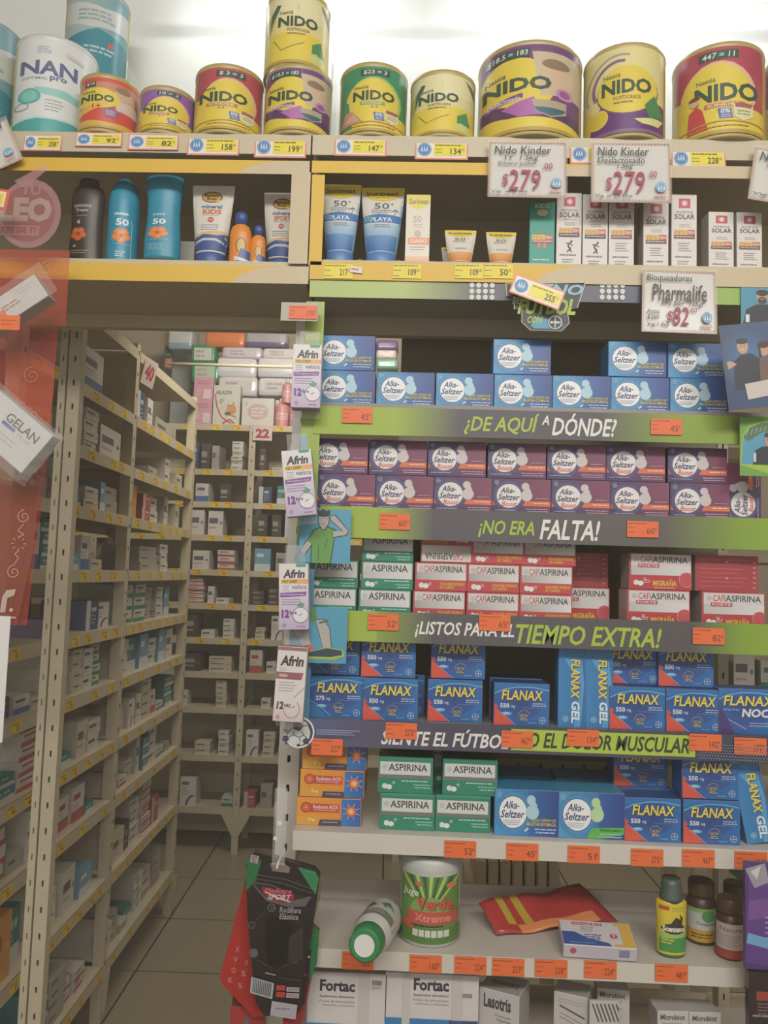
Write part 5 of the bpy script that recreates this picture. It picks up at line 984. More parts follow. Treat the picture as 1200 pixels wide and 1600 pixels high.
o = bigbox(868, 915, 1560, YF + .04, A, 50, 90, ('c8c4c0', 'b4b0ac', 'b0acac'), 'white carton in clear wrap with slanted grey print on lowest shelf', rotz=math.radians(-20), hpx=hf, dp=.045, y_for=1590)
def micro(t='Microbiot'):
    A = Art(50, 60); A.rect(0, 0, 50, 60, 'cccac6'); A.text(t, 4, 4, 44, 12, '4c4850', .03); A.words(6, 16, 40, 3, 5, 1.6, '9c989c'); return A
for i, (xc, yt, rz) in enumerate(((958, 1566, -6), (1052, 1583, 3), (1102, 1585, 3))):
    hf = (Z(xc, yt, YF + .035) - zG) * F / (YF + .035)
    o = bigbox(xc - 23, xc + 23, yt, YF + .04 + .03 * (i == 0), micro(), 47, 60, ('c8c6c0', 'b4b0ac', 'c0bebb'), ['small white carton with slanted dark stripes, lowest shelf', 'small white carton with dark lettered top, left of the last pair', 'small white carton with dark lettered top, right of the last pair'][i], rotz=math.radians(rz), hpx=hf, dp=.04, y_for=1590, grp='small white cartons')
    if i == 0:
        A = Art(44, 60); A.rect(0, 0, 44, 60, 'c8c6c0')
        for k in range(7): A.line([(4 + k * 6, 4), (14 + k * 6, 30)], 2.4, '4c4c54')
        s = YF / F; b2_ = boxmesh(44 * s, .006, 110 * s, 'c8c6c0'); b2_.materials.append(CARD); o2 = obj('leaflet', b2_, None, None, (X(944, 1590, YF + .02), YF + .02, zG), (0, 0, math.radians(4)), 'folded white leaflet with dark bars before the small white carton', 'leaflet'); obj('front_print', A.mesh(44 * s, 60 * s), o2, CARD, (0, -.0001, 50 * s))

# ------------------------------------------------------------------ hanging knee support packages
def hangpack(x0, x1, yt, yb, Y, A, pts, tilt, label, th=.012, m=FOILP, edge='1a1416', hole=True):
    """outline pts in art coordinates (y down); pillow shaped body with the printing on its front"""
    xc, z0, w_, h_ = place(x0, x1, yt, yb, Y); W_, H_ = A.W, A.H
    o = obj('knee_support_package', None, None, None, (xc, Y, z0), (0, math.radians(tilt), 0), label, 'package', 'hanging elastic support packages')
    bm = bmesh.new(); me_ = A.mesh(w_, h_)
    k = [((x / W_ - .5) * w_, h_ * (1 - y / H_)) for x, y in pts]
    obj('pouch', MB().prism(k, .0005, th).me(), o, mat('pouch_' + edge, edge, .25, bump=.4, scale=20)); obj('front_print', me_, o, m); return o
A = Art(120, 252); OUTP = [(14, 0), (110, 22), (119, 32), (112, 100), (100, 190), (98, 232), (88, 250), (40, 248), (26, 228), (8, 100), (2, 20)]
A.poly([(x * 1.01 - .6, y) for x, y in OUTP], '1c1518'); A.poly([(4, 10), (26, 12), (18, 44), (4, 60), (2, 30)], '1c6c38'); A.poly([(84, 20), (112, 26), (118, 36), (114, 62), (98, 40)], '2c8450'); A.poly([(9, 4), (22, 6), (20, 18), (8, 16)], 'a89ca0'); A.words(11, 7, 20, 3, 3.5, 2, '8c3c50')
A.poly([(40, 16), (60, 14), (72, 22), (70, 30), (44, 28)], '8c7c6c'); A.line([(10, 40), (60, 46), (110, 60)], 1.4, '4c464a'); A.line([(16, 34), (66, 40), (112, 54)], .8, '6c6468')
A.poly([(10, 46), (40, 48), (92, 66), (108, 64), (98, 80), (70, 82), (36, 74)], '5c5658'); A.poly([(14, 48), (40, 50), (90, 64), (100, 66), (70, 74), (34, 68)], '2a2024')
A.poly([(28, 52), (60, 58), (80, 62), (80, 72), (60, 76), (32, 66)], '8c2430'); A.text('Medicare', 32, 54, 76, 62, 'c85c68', .03, .3); A.text('SPORT', 38, 63, 76, 72, 'c8b8bc', .04, .3); A.line([(34, 60), (52, 68), (74, 74)], 1.6, 'e8dcdc')
A.text('Rodillera', 58, 82, 92, 91, '9c989c', .02, .1); A.text('Elástica', 58, 92, 88, 101, '9c989c', .02, .1); A.disc(45, 84, 6.5, '6c686c'); A.disc(45, 84, 5, '1c1518'); A.ring(45, 84, 2.6, 1, '6c686c')
A.disc(15, 112, 6, '545054'); A.disc(15, 112, 4.6, '241c20'); A.line([(38, 88), (20, 106)], .7, '5c585c'); A.disc(20, 154, 7, '5c585c'); A.disc(84, 160, 7, '545054'); A.disc(84, 160, 5.4, '241c20'); A.line([(26, 164), (46, 174), (68, 172), (80, 166)], .8, '5c585c')
A.poly([(38, 104), (48, 98), (70, 104), (80, 114), (72, 130), (72, 150), (70, 168), (58, 176), (44, 170), (38, 140)], '0c0809'); A.poly([(74, 128), (96, 110), (98, 160), (76, 168)], '2c282a')
A.poly([(18, 190), (54, 198), (52, 222), (17, 214)], 'b4b8bc')
for k in range(11): A.poly([(21 + k * 2.8, 192 + k * .6), (22.4 + k * 2.8, 192.3 + k * .6), (22 + k * 2.7, 213 + k * .6), (20.4 + k * 2.7, 212.6 + k * .6)], '40464c')
A.rect(58, 200, 72, 208, 'b83434'); A.rect(58, 210, 72, 218, 'b83434'); A.rect(74, 202, 94, 209, 'b0a8a8'); A.rect(74, 211, 94, 218, 'b0a8a8'); A.text('GRANDE', 76, 203.5, 92, 207.5, '6c6468', .02); A.text('UNITALLA', 76, 212.5, 92, 216.5, '6c6468', .02); A.poly([(52, 224), (92, 228), (90, 250), (50, 246)], 'b4acb8'); A.words(58, 234, 84, 1, 3, 2, '7c7488')
A.line([(60, 188), (96, 192)], 1, '4c484c'); A.line([(40, 182), (56, 185)], 1.6, 'a8a4a8')
hangpack(378, 497, 1333, 1592, YF - .03, A, OUTP, 0, 'black knee support pouch with green corners hanging in front', th=.014)
A = Art(130, 270); O2 = [(36, 20), (128, 30), (128, 250), (60, 262), (6, 212), (2, 200), (30, 60)]
A.poly(O2, 'b02420'); A.poly([(36, 20), (128, 30), (128, 60), (33, 50)], '1c6c38')
for k, (x, y) in enumerate(((24, 150), (22, 166), (40, 170), (20, 184), (36, 188), (16, 200), (32, 208))): A.text('XVXOSK%'[k], x, y, x + 7, y + 9, 'c88c88', .01)
hangpack(343, 470, 1338, 1598, YF - .005, A, O2, 1, 'red package with white squiggles hanging behind the black pouch', th=.008, edge='8c1c1a')
A = Art(60, 170); O3 = [(20, 4), (46, 0), (56, 8), (54, 40), (40, 120), (30, 168), (0, 168), (6, 60)]
A.poly(O3, '9c2020'); A.poly([(20, 4), (46, 0), (56, 8), (54, 60), (44, 90), (30, 90)], '1c6c38'); A.poly([(20, 30), (44, 40), (42, 90), (36, 128), (10, 128)], '2a1c1e'); A.words(34, 16, 50, 1, 3, 2, '9c4c44'); A.words(30, 50, 44, 1, 4, 3, 'c8c0bc'); A.disc(32, 80, 4, 'b86c5c')
hangpack(444, 500, 1444, 1612, YF - .018, A, O3, 0, 'green and red package peeking out right of the black pouch', th=.006, edge='7c1c1c')
A = Art(56, 60); O4 = [(6, 0), (56, 4), (56, 60), (2, 60)]; A.poly(O4, '5c1c1c'); A.rect(3, 14, 56, 60, 'a82c2c'); A.poly([(16, 40), (30, 22), (40, 60), (12, 60)], '5c5c6c')
hangpack(356, 414, 1552, 1640, YF + .01, A, O4, 0, 'dark red package low behind the red one, cut off below', th=.006, edge='5c1c1c')
# clear strip and hook that carry them
xc, z, w_, h_ = place(428, 448, 1230, 1350, YF - .045)
hk = obj('hanging_strip', MB().box(-w_ / 2, w_ / 2, 0, .0008, 0, h_).me(), None, CLEAR, (xc, YF - .05, z), label='clear plastic strip holding the knee support packages', cat='strip')
obj('bead', MB().bar((0, -.003, h_ * .55), (0, 0, h_ * .55), .004, 12).bar((-.006, -.003, h_ * .35), (-.006, 0, h_ * .35), .003, 12).me(), hk, CLEARE)
obj('hook', MB().bar((0, .001, .004), (0, .06, .004), .002).bar((0, -.012, .0), (0, .001, .004), .002).me(), hk, CLEARE)
# ------------------------------------------------------------------ stock racks behind
E0 = PZ(268, 1427)               # foot of the far front post of the left rack
BAY = .83; DEP = .36
MID = 2.535
ZL = [1.47 + (885 - y) * MID / F for y in (518, 630, 718, 802, 892, 983, 1070, 1168, 1262, 1385, 1521)]
lr = empty('stock_rack', (E0.x, E0.y, 0), 'cream steel stock rack running back along the left of the aisle', 'rack', 'stock racks', (0, 0, RA + PI / 2))
# local frame of the rack: +x runs deeper into the room, -y points to the aisle
def postmb(x, y, z1, w=.035):
    mb = MB(); t = .003
    mb.box(x, x + w, y, y + t, 0, z1).box(x, x + t, y + t, y + w, 0, z1); return mb
HOLE = mat('bolt_hole', '5c4f3a', .8)
def slots(x, y, z1, w, parent):
    mb = MB(); z = .1
    while z < z1: mb.box(x + w * .4, x + w * .6, y - .0012, y - .0002, z, z + .012, 0); z += .075
    o = obj('bolts', mb.me(), parent, HOLE, kind='stuff'); return o
tagm = {}
def racktag(w, h, seed):
    k = (round(w, 3), seed % 5)
    if k not in tagm:
        A = Art(30, 16); A.rect(0, 0, 30, 16, ('f4cc1c', 'f0c020', 'f4d028', 'ecc424', 'f0c018')[seed % 5]); A.words(3, 3, 27, 1, 3, 2, '8c6c2c', seed); A.text(str(20 + seed % 70), 15, 7, 25, 14, '7c3c28', .02); tagm[k] = A.mesh(w, h); tagm[k].materials.append(CARD)
    return tagm[k]
def build_rack(root, nb, bay, dep, levels, lip, topw=.04, tags=(), gusset=False, lo=0, z1=None):
    """bays run from local x = 0 back to -nb*bay"""
    z1 = z1 or levels[0] + .02
    for k in range(nb + 1):
        for y in (0, dep - .035):
            o = obj('post', postmb(-k * bay - .0175, y, z1).me(), root, METAL)
            if y == 0: slots(-k * bay - .0175, 0, z1, .035, o)
    sh = []
    for i, z in enumerate(levels):
        for k in range(nb):
            x1, x0 = -k * bay - .019, -(k + 1) * bay + .019
            o = obj('shelf', MB().box(x0, x1, 0.0, dep, z - .006, z).box(x0, x1, -.001, .002, z - lip, z).box(x0, x1, dep - .002, dep, z - lip, z).me(), root, METAL)
            sh.append((i, k, o))
            if i in tags:
                r = random.Random(i * 7 + k); n = r.randint(5, 8)
                for t in range(n):
                    xx = x0 + (t + .5 + r.uniform(-.25, .25)) * (x1 - x0) / n; me = racktag(.05, lip * .8, r.randint(0, 99)); obj('price_label', me, o, None, (xx, -.0015, z - lip * .9))
        
    if gusset:
        z = levels[-1] - lip
        for k in range(nb + 1):
            x = -k * bay; obj('gusset', MB().prism([(x - .075, z), (x + .075, z), (x + .018, z - .11), (x - .018, z - .11)], -.003, -.0015).me(), root, METAL)
    return sh
build_rack(lr, 2, BAY, DEP, ZL, .036, tags=range(1, 11))
for k in range(3): obj('foot_plate', MB().prism([(-k * BAY - .018, ZL[-1] - .036), (-k * BAY + .05, ZL[-1] - .036), (-k * BAY + .018, .02), (-k * BAY - .018, .02)], -.003, -.0015).me(), lr, METAL)
br = empty('stock_rack', (X(385, 900, 4.24), 4.24, 0), 'cream steel stock rack facing the aisle at the far end', 'rack', 'stock racks')
ZBK = [Z(335, y, 4.24) for y in (663, 733, 784, 836, 890, 943, 997, 1050, 1105, 1180, 1262)]
br.location.x += .835
build_rack(br, 3, .835, .3, ZBK, .032, tags=range(0, 7), gusset=True, z1=ZBK[0] + .0)
obj('wire_shelf_back', MB().box(-2.5, .0, .297, .3, .02, ZBK[0]).me(), br, METALG)
# carton designs of the stock: unit boxes, front with printed bars
def stock(cols, style, seed):
    A = Art(100, 100); r = random.Random(seed)
    A.rect(0, 0, 100, 100, cols[0])
    if style == 'bar': A.rect(0, 68, 100, 100, cols[1]); A.words(12, 22, 80, 1, 20, 16, cols[2], seed); A.words(12, 48, 60, 2, 9, 4, 'a8a4a0', seed + 1)
    elif style == 'side': A.rect(0, 0, 34, 100, cols[1]); A.words(42, 24, 92, 1, 20, 14, cols[2], seed); A.words(42, 50, 84, 3, 12, 5, 'a8a4a0', seed + 1)
    elif style == 'swoosh': A.disc(80, 108, 46, cols[1]); A.disc(92, 112, 46, cols[0]); A.words(10, 14, 70, 1, 20, 12, cols[2], seed); A.words(10, 36, 60, 3, 10, 4, 'a8a4a0', seed + 1)
    elif style == 'text': A.words(8, 30, 76, 1, 20, 22, cols[2], seed); A.disc(86, 50, 7, cols[1]); A.words(8, 66, 70, 1, 10, 7, 'a8a4a0', seed + 1)
    elif style == 'stack': 
        for k in range(3): A.rect(0, 31 + k * 33, 100, 34 + k * 33, '8c8880')
        A.words(10, 10, 70, 3, 33, 10, cols[2], seed)
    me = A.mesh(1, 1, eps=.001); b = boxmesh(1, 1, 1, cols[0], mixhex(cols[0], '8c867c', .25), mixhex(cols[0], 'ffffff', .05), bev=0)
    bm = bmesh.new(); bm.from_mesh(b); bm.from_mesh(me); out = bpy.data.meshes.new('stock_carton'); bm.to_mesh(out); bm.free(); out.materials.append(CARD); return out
def mixhex(a, b, t):
    v = [int(a[i:i + 2], 16) * (1 - t) + int(b[i:i + 2], 16) * t for i in (0, 2, 4)]; return '%02x%02x%02x' % tuple(int(x) for x in v)
SK = {}; STOCK = []
for n_, c_, st in (('white', ('d8d4c8', '4c78a8', '5c5860'), 'text'), ('white blue-banded', ('d8d4cc', '3c68a4', '4c5878'), 'bar'), ('white swooshed', ('dcd8d0', '4c4c84', '5c5c68'), 'swoosh'), ('cream', ('cfc6ae', 'a89468', '6c6450'), 'text'), ('white red-lettered', ('d8d0c8', 'b84c44', 'a84840'), 'bar'),
        ('dark blue', ('2c4468', 'c8ccd0', 'b8c4d4'), 'side'), ('teal', ('2c7478', 'd0d4d0', 'a8ccc8'), 'bar'), ('green-banded', ('c8ccc0', '2c7c54', '4c6854'), 'bar'), ('dark brown', ('3c342c', '6c6458', '9c9484'), 'text'), ('orange', ('d8943c', 'e0b060', 'a84c28'), 'text'), ('red', ('a8423a', 'd0b0a8', 'd8b8a8'), 'side'), ('pink', ('d8a0ac', 'e0c0c4', 'a85c74'), 'side'),
        ('light blue', ('6ca4c4', 'd0dce0', 'dce8ec'), 'bar'), ('grey', ('a8a498', '7c7870', '5c5850'), 'text'), ('purple', ('5c4470', 'c8b8d0', 'c8b8d4'), 'bar')):
    SK[n_] = stock(c_, st, len(n_))
STN = ['white', 'white blue-banded', 'white swooshed', 'cream', 'white red-lettered', 'white', 'cream', 'green-banded', 'grey', 'teal', 'light blue', 'dark blue', 'white', 'white swooshed']
def fillbay(M, rz, x0, x1, z, head, where, group, specs, dep0=.02, dmax=.2, seed=0):
    """specs: (colour, box width, box height, depth, count in the stack, gap before)"""
    r = random.Random(seed); x = x0
    for si, (cn, w_, h_, d_, n_, gap) in enumerate(specs):
        x += gap
        if x + w_ > x1: break
        h_ = min(h_, head / n_ * .96); y0 = dep0 + r.uniform(0, .02)
        for k in range(n_):
            jx = r.uniform(-.003, .003); p = M @ Vector((x + w_ / 2 + jx, y0 + r.uniform(-.003, .004), z + k * (h_ + .0004)))
            if n_ == 1: lab = '%s carton, %s item, %s' % (cn, NTH[si], where)
            else: lab = '%s carton, %s up in pile, %s item, %s' % (cn, ['bottom', 'second', 'third', 'fourth', 'fifth', 'sixth', 'seventh'][k], NTH[si], where)
            STOCK.append((SK[cn], p, rz + math.radians(r.uniform(-2, 2)), lab, group, (w_, d_, h_)))
        x += w_ + .004
def rspecs(r, n, pal, hs=(.03, .06), ws=(.06, .12), tall=.3, gap=.04):
    out = []
    for _ in range(n):
        cn = r.choice(pal)
        if r.random() < tall: out.append((cn, r.uniform(.04, .09), r.uniform(.09, .14), r.uniform(.1, .2), 1, r.uniform(.002, .03)))
        else: out.append((cn, r.uniform(*ws), r.uniform(*hs), r.uniform(.1, .2), r.randint(1, 4), r.uniform(.002, gap)))
    return out
def MAT4(root): return Matrix.Translation(root.location) @ Matrix.Rotation(root.rotation_euler.z, 4, 'Z')
ML, MBK = MAT4(lr), MAT4(br)
r = random.Random(11)
BN = {0: 'far', 1: 'middle', 2: 'near'}
OV = {(1, 1): [('cream', .05, .05, .1, 1, .3), ('white blue-banded', .18, .13, .16, 1, .02)],
      (1, 0): [('cream', .05, .1, .1, 1, .02), ('dark blue', .07, .12, .12, 1, .03), ('white', .07, .11, .14, 1, .01), ('grey', .3, .07, .16, 1, .08)],
      (2, 1): [('cream', .1, .06, .15, 1, .1), ('white', .1, .045, .15, 4, .22), ('white', .2, .1, .16, 1, .01)],
      (2, 0): [('white', .05, .03, .1, 1, .02), ('grey', .12, .04, .12, 1, .16), ('white', .08, .05, .14, 2, .1), ('cream', .1, .06, .12, 1, .08)],
      (3, 0): [('orange', .11, .12, .12, 1, .01), ('red', .1, .05, .14, 2, .05), ('white', .09, .05, .14, 2, .04), ('white', .05, .12, .14, 1, .1), ('cream', .07, .1, .12, 1, .04)],
      (4, 0): [('grey', .2, .03, .14, 3, .2), ('white', .1, .035, .14, 3, .02), ('dark brown', .04, .07, .1, 1, .04)],
      (5, 0): [('green-banded', .12, .045, .15, 3, .02), ('green-banded', .12, .045, .15, 3, .01), ('grey', .1, .03, .15, 4, .02), ('white', .09, .03, .14, 4, .02), ('light blue', .08, .12, .14, 1, .03)],
      (6, 0): [('white', .1, .03, .14, 4, .01), ('teal', .1, .12, .14, 1, .02), ('light blue', .1, .13, .14, 1, .01), ('white', .09, .05, .14, 2, .01), ('light blue', .1, .13, .14, 1, .02), ('white', .09, .12, .14, 1, .01), ('cream', .08, .1, .14, 1, .01)],
      (9, 0): [('cream', .16, .1, .15, 1, .02), ('dark brown', .05, .1, .12, 1, .02), ('white', .1, .03, .15, 5, .01), ('white red-lettered', .1, .03, .15, 6, .02), ('red', .08, .1, .14, 1, .01)],
      (9, 1): [('orange', .12, .16, .1, 1, .03), ('teal', .06, .14, .1, 1, .02), ('white', .12, .05, .14, 2, .1), ('white', .1, .12, .14, 1, .02), ('light blue', .1, .08, .14, 1, .02)],
      (5, 1): [('purple', .09, .05, .14, 1, .24), ('dark blue', .1, .09, .14, 1, .2), ('white swooshed', .12, .08, .14, 1, .005)]}
for i in range(1, 11):
    for k in range(2):
        head = ZL[i - 1] - ZL[i] - .045
        x1, x0 = -k * BAY - .03, -(k + 1) * BAY + .03
        if k == 2: x0 += .5                       # nearest bay: only its far end shows
        pal = STN if i < 7 else ['white', 'white', 'cream', 'white swooshed', 'grey', 'white blue-banded', 'teal', 'white red-lettered']
        sp_ = OV.get((i, k)) or rspecs(r, 14, pal, hs=(.026, .05) if i < 9 else (.03, .045), tall=.35 if i < 9 else .2, gap=.022 if i < 5 else .012)
        fillbay(ML, RA + PI / 2, x0, x1, ZL[i], head, '%s bay, left rack shelf %s' % (BN[k], NTH[i]), 'cartons in the left rack', sp_, seed=i * 10 + k)
OB = {1: [('dark blue', .05, .15, .15, 1, .25), ('dark brown', .05, .14, .15, 1, .01), ('grey', .04, .13, .15, 1, .01), ('white', .06, .026, .12, 6, .06), ('red', .06, .09, .12, 1, .04), ('grey', .1, .13, .1, 1, .04)],
      2: [('white blue-banded', .07, .1, .12, 1, .29), ('dark brown', .06, .1, .1, 1, .06), ('grey', .2, .1, .14, 1, .04), ('cream', .07, .03, .12, 1, .02)],
      3: [('white', .08, .14, .12, 1, .27), ('white', .08, .14, .12, 1, .02), ('cream', .06, .02, .1, 1, .06), ('white', .06, .02, .12, 6, .02)],
      4: [('white', .09, .1, .12, 1, .3), ('white red-lettered', .09, .035, .12, 3, .04), ('white red-lettered', .09, .035, .12, 2, .02)],
      5: [('white red-lettered', .09, .022, .12, 6, .27), ('white', .035, .09, .1, 1, .02), ('white', .07, .03, .1, 1, .01), ('white', .07, .03, .1, 3, .04)],
      6: [('dark brown', .07, .12, .1, 1, .27), ('white', .07, .04, .12, 1, .02), ('white', .06, .025, .12, 4, .04), ('light blue', .07, .13, .12, 1, .06)],
      7: [('dark brown', .1, .09, .14, 1, .27), ('cream', .12, .026, .13, 3, .04)],
      8: [('white', .035, .08, .1, 1, .27), ('cream', .055, .03, .12, 5, .15), ('white', .07, .14, .12, 1, .02)],
      9: [('cream', .08, .03, .2, 2, .36), ('white', .055, .03, .12, 4, .04), ('cream', .05, .03, .12, 4, .02)],
      10: [('white swooshed', .085, .14, .1, 1, .29), ('green-banded', .06, .05, .16, 1, .13)]}
OR = {1: [('dark brown', .03, .12, .12, 1, .02), ('white', .07, .02, .12, 1, .03), ('white', .09, .02, .12, 7, .02), ('dark blue', .04, .12, .12, 1, .05)],
      2: [('dark blue', .07, .09, .12, 1, .02), ('teal', .05, .1, .12, 1, .02), ('grey', .08, .1, .12, 1, .02), ('dark blue', .08, .1, .12, 1, .02)],
      3: [('dark brown', .05, .12, .12, 1, .02), ('dark brown', .05, .12, .12, 1, .02), ('dark blue', .05, .13, .12, 1, .02), ('white', .05, .13, .12, 1, .01)],
      4: [('light blue', .085, .12, .12, 1, .01), ('grey', .08, .1, .12, 1, .03), ('white', .06, .1, .12, 1, .02)],
      5: [('dark brown', .06, .025, .12, 3, .01), ('dark brown', .06, .03, .12, 3, .02), ('white', .06, .1, .12, 1, .02)],
      6: [('cream', .05, .02, .12, 3, .03), ('white swooshed', .06, .13, .12, 1, .03)], 7: [('white red-lettered', .065, .12, .12, 1, .01), ('white', .05, .06, .12, 1, .02)],
      8: [('white', .05, .05, .12, 1, .08)], 9: [('white swooshed', .065, .13, .12, 1, .01), ('cream', .06, .03, .12, 4, .02), ('cream', .05, .03, .12, 3, .02)], 10: [('red', .06, .08, .12, 1, .01), ('grey', .06, .12, .12, 1, .02)]}
for i in range(1, 11):
    head = ZBK[i - 1] - ZBK[i] - .04
    b0 = -.835 * 2 + .02; b1 = -.835 + -.02
    fillbay(MBK, 0, -1.65 + .2, -.855, ZBK[i], head, 'left bay, far rack shelf %s' % NTH[i], 'cartons in the far rack', [(c, w, h, d, n, g + (.0 if s else .02)) for s, (c, w, h, d, n, g) in enumerate(OB[i])], seed=i, dep0=.012)
    fillbay(MBK, 0, -.81, -.2, ZBK[i], head, 'middle bay, far rack shelf %s' % NTH[i], 'cartons in the far rack', OR[i] + rspecs(random.Random(i + 90), 2, STN), seed=i + 40, dep0=.012)
    if i in (2, 3, 4):
        fillbay(MBK, 0, -2.3, -1.72, ZBK[i], head, 'hidden end bay, far rack shelf %s' % NTH[i], 'cartons in the far rack', rspecs(random.Random(i + 50), 6, ['white', 'cream', 'grey', 'light blue']), seed=i + 60, dep0=.012)
# wrapped packs of diapers and other goods on top of the far rack
def pack(px0, px1, yt, yb, Y, cols, label, band=None, cat='package', name='diaper_pack', dp=.12, z=None):
    xc, z0, w_, h_ = place(px0, px1, yt, yb, Y); h_ *= 1.06; R = smoothr([(0, .95, .9), (.12, 1, 1), (.5, 1.02, 1), (.88, 1, 1), (1, .95, .86)], 2)
    me = loft([(q_[0] * h_, q_[1] * w_ / 2, q_[2] * dp / 2) for q_ in R], [cols[1]] * 3 + [cols[0]] * 5, n=28, power=.25)
    o = obj(name, me, None, FOILP, (xc, Y + dp / 2, z if z is not None else z0), (0, 0, 0), label, cat, 'packs on top of the far rack')
    if band:
        A = Art(100, 40); A.rect(10, 4, 90, 36, band); A.words(18, 10, 60, 2, 12, 6, 'b8a8a8', px0); obj('label', A.mesh(w_ * .9, h_ * .8), o, FOILP, (0, -dp / 2 - .001, h_ * .1))
    return o
YT = 4.27
for i, (a, b, c, d, cl, lab, bd) in enumerate((
    (262, 300, 515, 545, ('c8d0d0', '88a8b8'), 'pale blue wrapped pack at top left of far pile', None), (298, 336, 540, 568, ('2c9c58', '1c8048'), 'green wrapped pack with white patch, upper left', 'd8dcd4'), (298, 342, 568, 598, ('2c9c58', '1c8048'), 'green wrapped pack with pale patch, lower left', 'b8d8bc'),
    (320, 382, 519, 542, ('e87c3c', 'd86c2c'), 'orange wrapped pack in the top layer', None), (383, 448, 519, 542, ('a8a8ac', '5c4c7c'), 'silver and purple shiny pack in the top layer', None),
    (346, 409, 543, 561, ('d8ccd8', 'c8b8d0'), 'pale lilac pack with orange corner, second layer left', 'e0d8e0'), (410, 470, 545, 561, ('f0eaee', 'e0d8e0'), 'white pack with orange corner, second layer right', 'e4dcdc'),
    (338, 400, 560, 589, ('f0f0ee', 'dce0e8'), 'white wrapped pack, third layer left', None), (402, 470, 561, 589, ('f0f0ee', 'dce0e8'), 'white wrapped pack, third layer right', None),
    (340, 401, 590, 618, ('ecebe8', 'dcdce4'), 'white wrapped pack, fourth layer left', 'e0dcd8'), (403, 470, 592, 618, ('f0f0ec', 'e0dce0'), 'white wrapped pack, fourth layer right', 'e0dcdc'),
    (340, 401, 619, 662, ('ecebe8', 'dcdce4'), 'white wrapped pack at pile bottom left behind the cartons', None), (403, 470, 619, 662, ('ecebe8', 'dcdce4'), 'white wrapped pack at pile bottom right behind the cartons', None), (298, 338, 599, 662, ('6c7c74', '4c5c58'), 'dark wrapped pack at pile bottom behind the pink boxes', None),
    (588, 622, 532, 546, ('6c4890', '5c3c80'), 'purple wrapped pack seen through the display gap', None), (588, 620, 547, 560, ('d8d4d0', 'c8c8c4'), 'white wrapped pack seen through the display gap, middle', 'c8a8a0'), (588, 622, 561, 576, ('88bca8', '5ca48c'), 'light green wrapped pack seen through the display gap', None), (588, 622, 577, 662, ('c8c4bc', 'b8b4a8'), 'grey wrapped pack under the light green one, display gap', None))):
    pack(a, b, c, d, YT + (.06 if i < 14 else .02), cl, lab, bd, z=ZBK[0] if d == 662 else None)
zt0 = ZBK[0]
def topbox(px0, px1, yt, A, cols, label, Y=4.25, dp=.05, rz=0, name='boxed_product', z=zt0, yb=662):
    xc, z0, w_, h_ = place(px0, px1, yt, yb, Y); b = boxmesh(w_, dp, h_, *cols); b.materials.append(CARD); o = obj(name, b, None, None, (xc, Y, z), (0, 0, rz), label, 'box', 'products on top of the far rack'); obj('front_print', A.mesh(w_ - .004, h_ - .004, eps=.0004), o, CARD, (0, -.0004, .002)); return h_
A = Art(27, 38); A.rect(0, 0, 27, 38, 'd898ac'); A.words(4, 6, 24, 2, 4, 2, 'b86c88'); A.rect(14, 20, 25, 36, 'e8d0d8'); A.words(4, 20, 12, 3, 4, 1.6, 'e8c8d4')
h_ = topbox(303, 331, 624, A, ('d898ac', 'b87c90', 'e0a8b8'), 'pink box with white panel, lower of two beside the white carton')
topbox(303, 333, 588, A, ('d898ac', 'b87c90', 'e0a8b8'), 'pink box, upper of two beside the white carton', z=zt0 + h_, yb=624)
A = Art(43, 62); A.rect(0, 0, 43, 62, 'd8d8cc'); A.text('ABLAZOR', 3, 8, 30, 14, '4c5048', .02); A.line([(2, 14), (6, 34), (14, 50), (30, 60)], 2, 'b83c38'); A.disc(30, 38, 8, 'd88c58'); A.line([(24, 30), (28, 46), (38, 50)], 3, 'd89464'); A.line([(34, 26), (30, 40)], 3, 'd89464'); A.rect(20, 42, 29, 47, '4c6c3c'); A.line([(16, 60), (28, 54), (36, 60)], 2, 'c84c3c'); A.words(10, 22, 18, 2, 4, 2, 'a8a8a0')
topbox(333, 375, 600, A, ('d8d8cc', 'b8b4a8', 'd8d8cc'), 'white box with orange figure and red curve on the far rack top')
A = Art(48, 40); A.rect(0, 0, 48, 40, 'dcd8d0'); A.disc(24, 20, 16, 'c8b0a8', ry=12); A.words(14, 14, 36, 3, 5, 3, 'e4d0cc'); A.disc(42, 6, 3, 'e4e0dc'); A.disc(6, 8, 2, 'b8a4a0')
h_ = topbox(378, 428, 619, A, ('dcd8d0', 'b8b4ac', 'd0ccc4'), 'white box with round beige emblem between white box and pink bottles')
def pinkbottle(px0, px1, yt, lab, z, yb=662):
    A = Art(20, 30); A.rect(0, 0, 20, 30, 'e09098'); A.rect(0, 10, 20, 20, 'ecccc8'); A.words(4, 13, 16, 2, 3, 1.4, 'c86c74')
    return vessel(px0, px1, yt, yb, 4.25, [(0, .96, .96), (.02, 1, 1), (.72, 1, 1), (.82, .6, .6), (.84, .45, .45)], ['e09098'] * 4, A, (.02, .7), lab, 'bottle', 'pink bottles on the far rack', z, cap=([(.84, .4, .4), (1, .4, .4)], ['e4dcd8']), cuts=10, vcuts=2)
pinkbottle(428, 450, 617, 'pink lotion bottle with white cap, in front', zt0); pinkbottle(451, 472, 620, 'pink lotion bottle, right of the front one', zt0)
pinkbottle(440, 456, 586, 'pink bottle standing higher behind the nasal spray box', ZBK[0] + .13, 625)
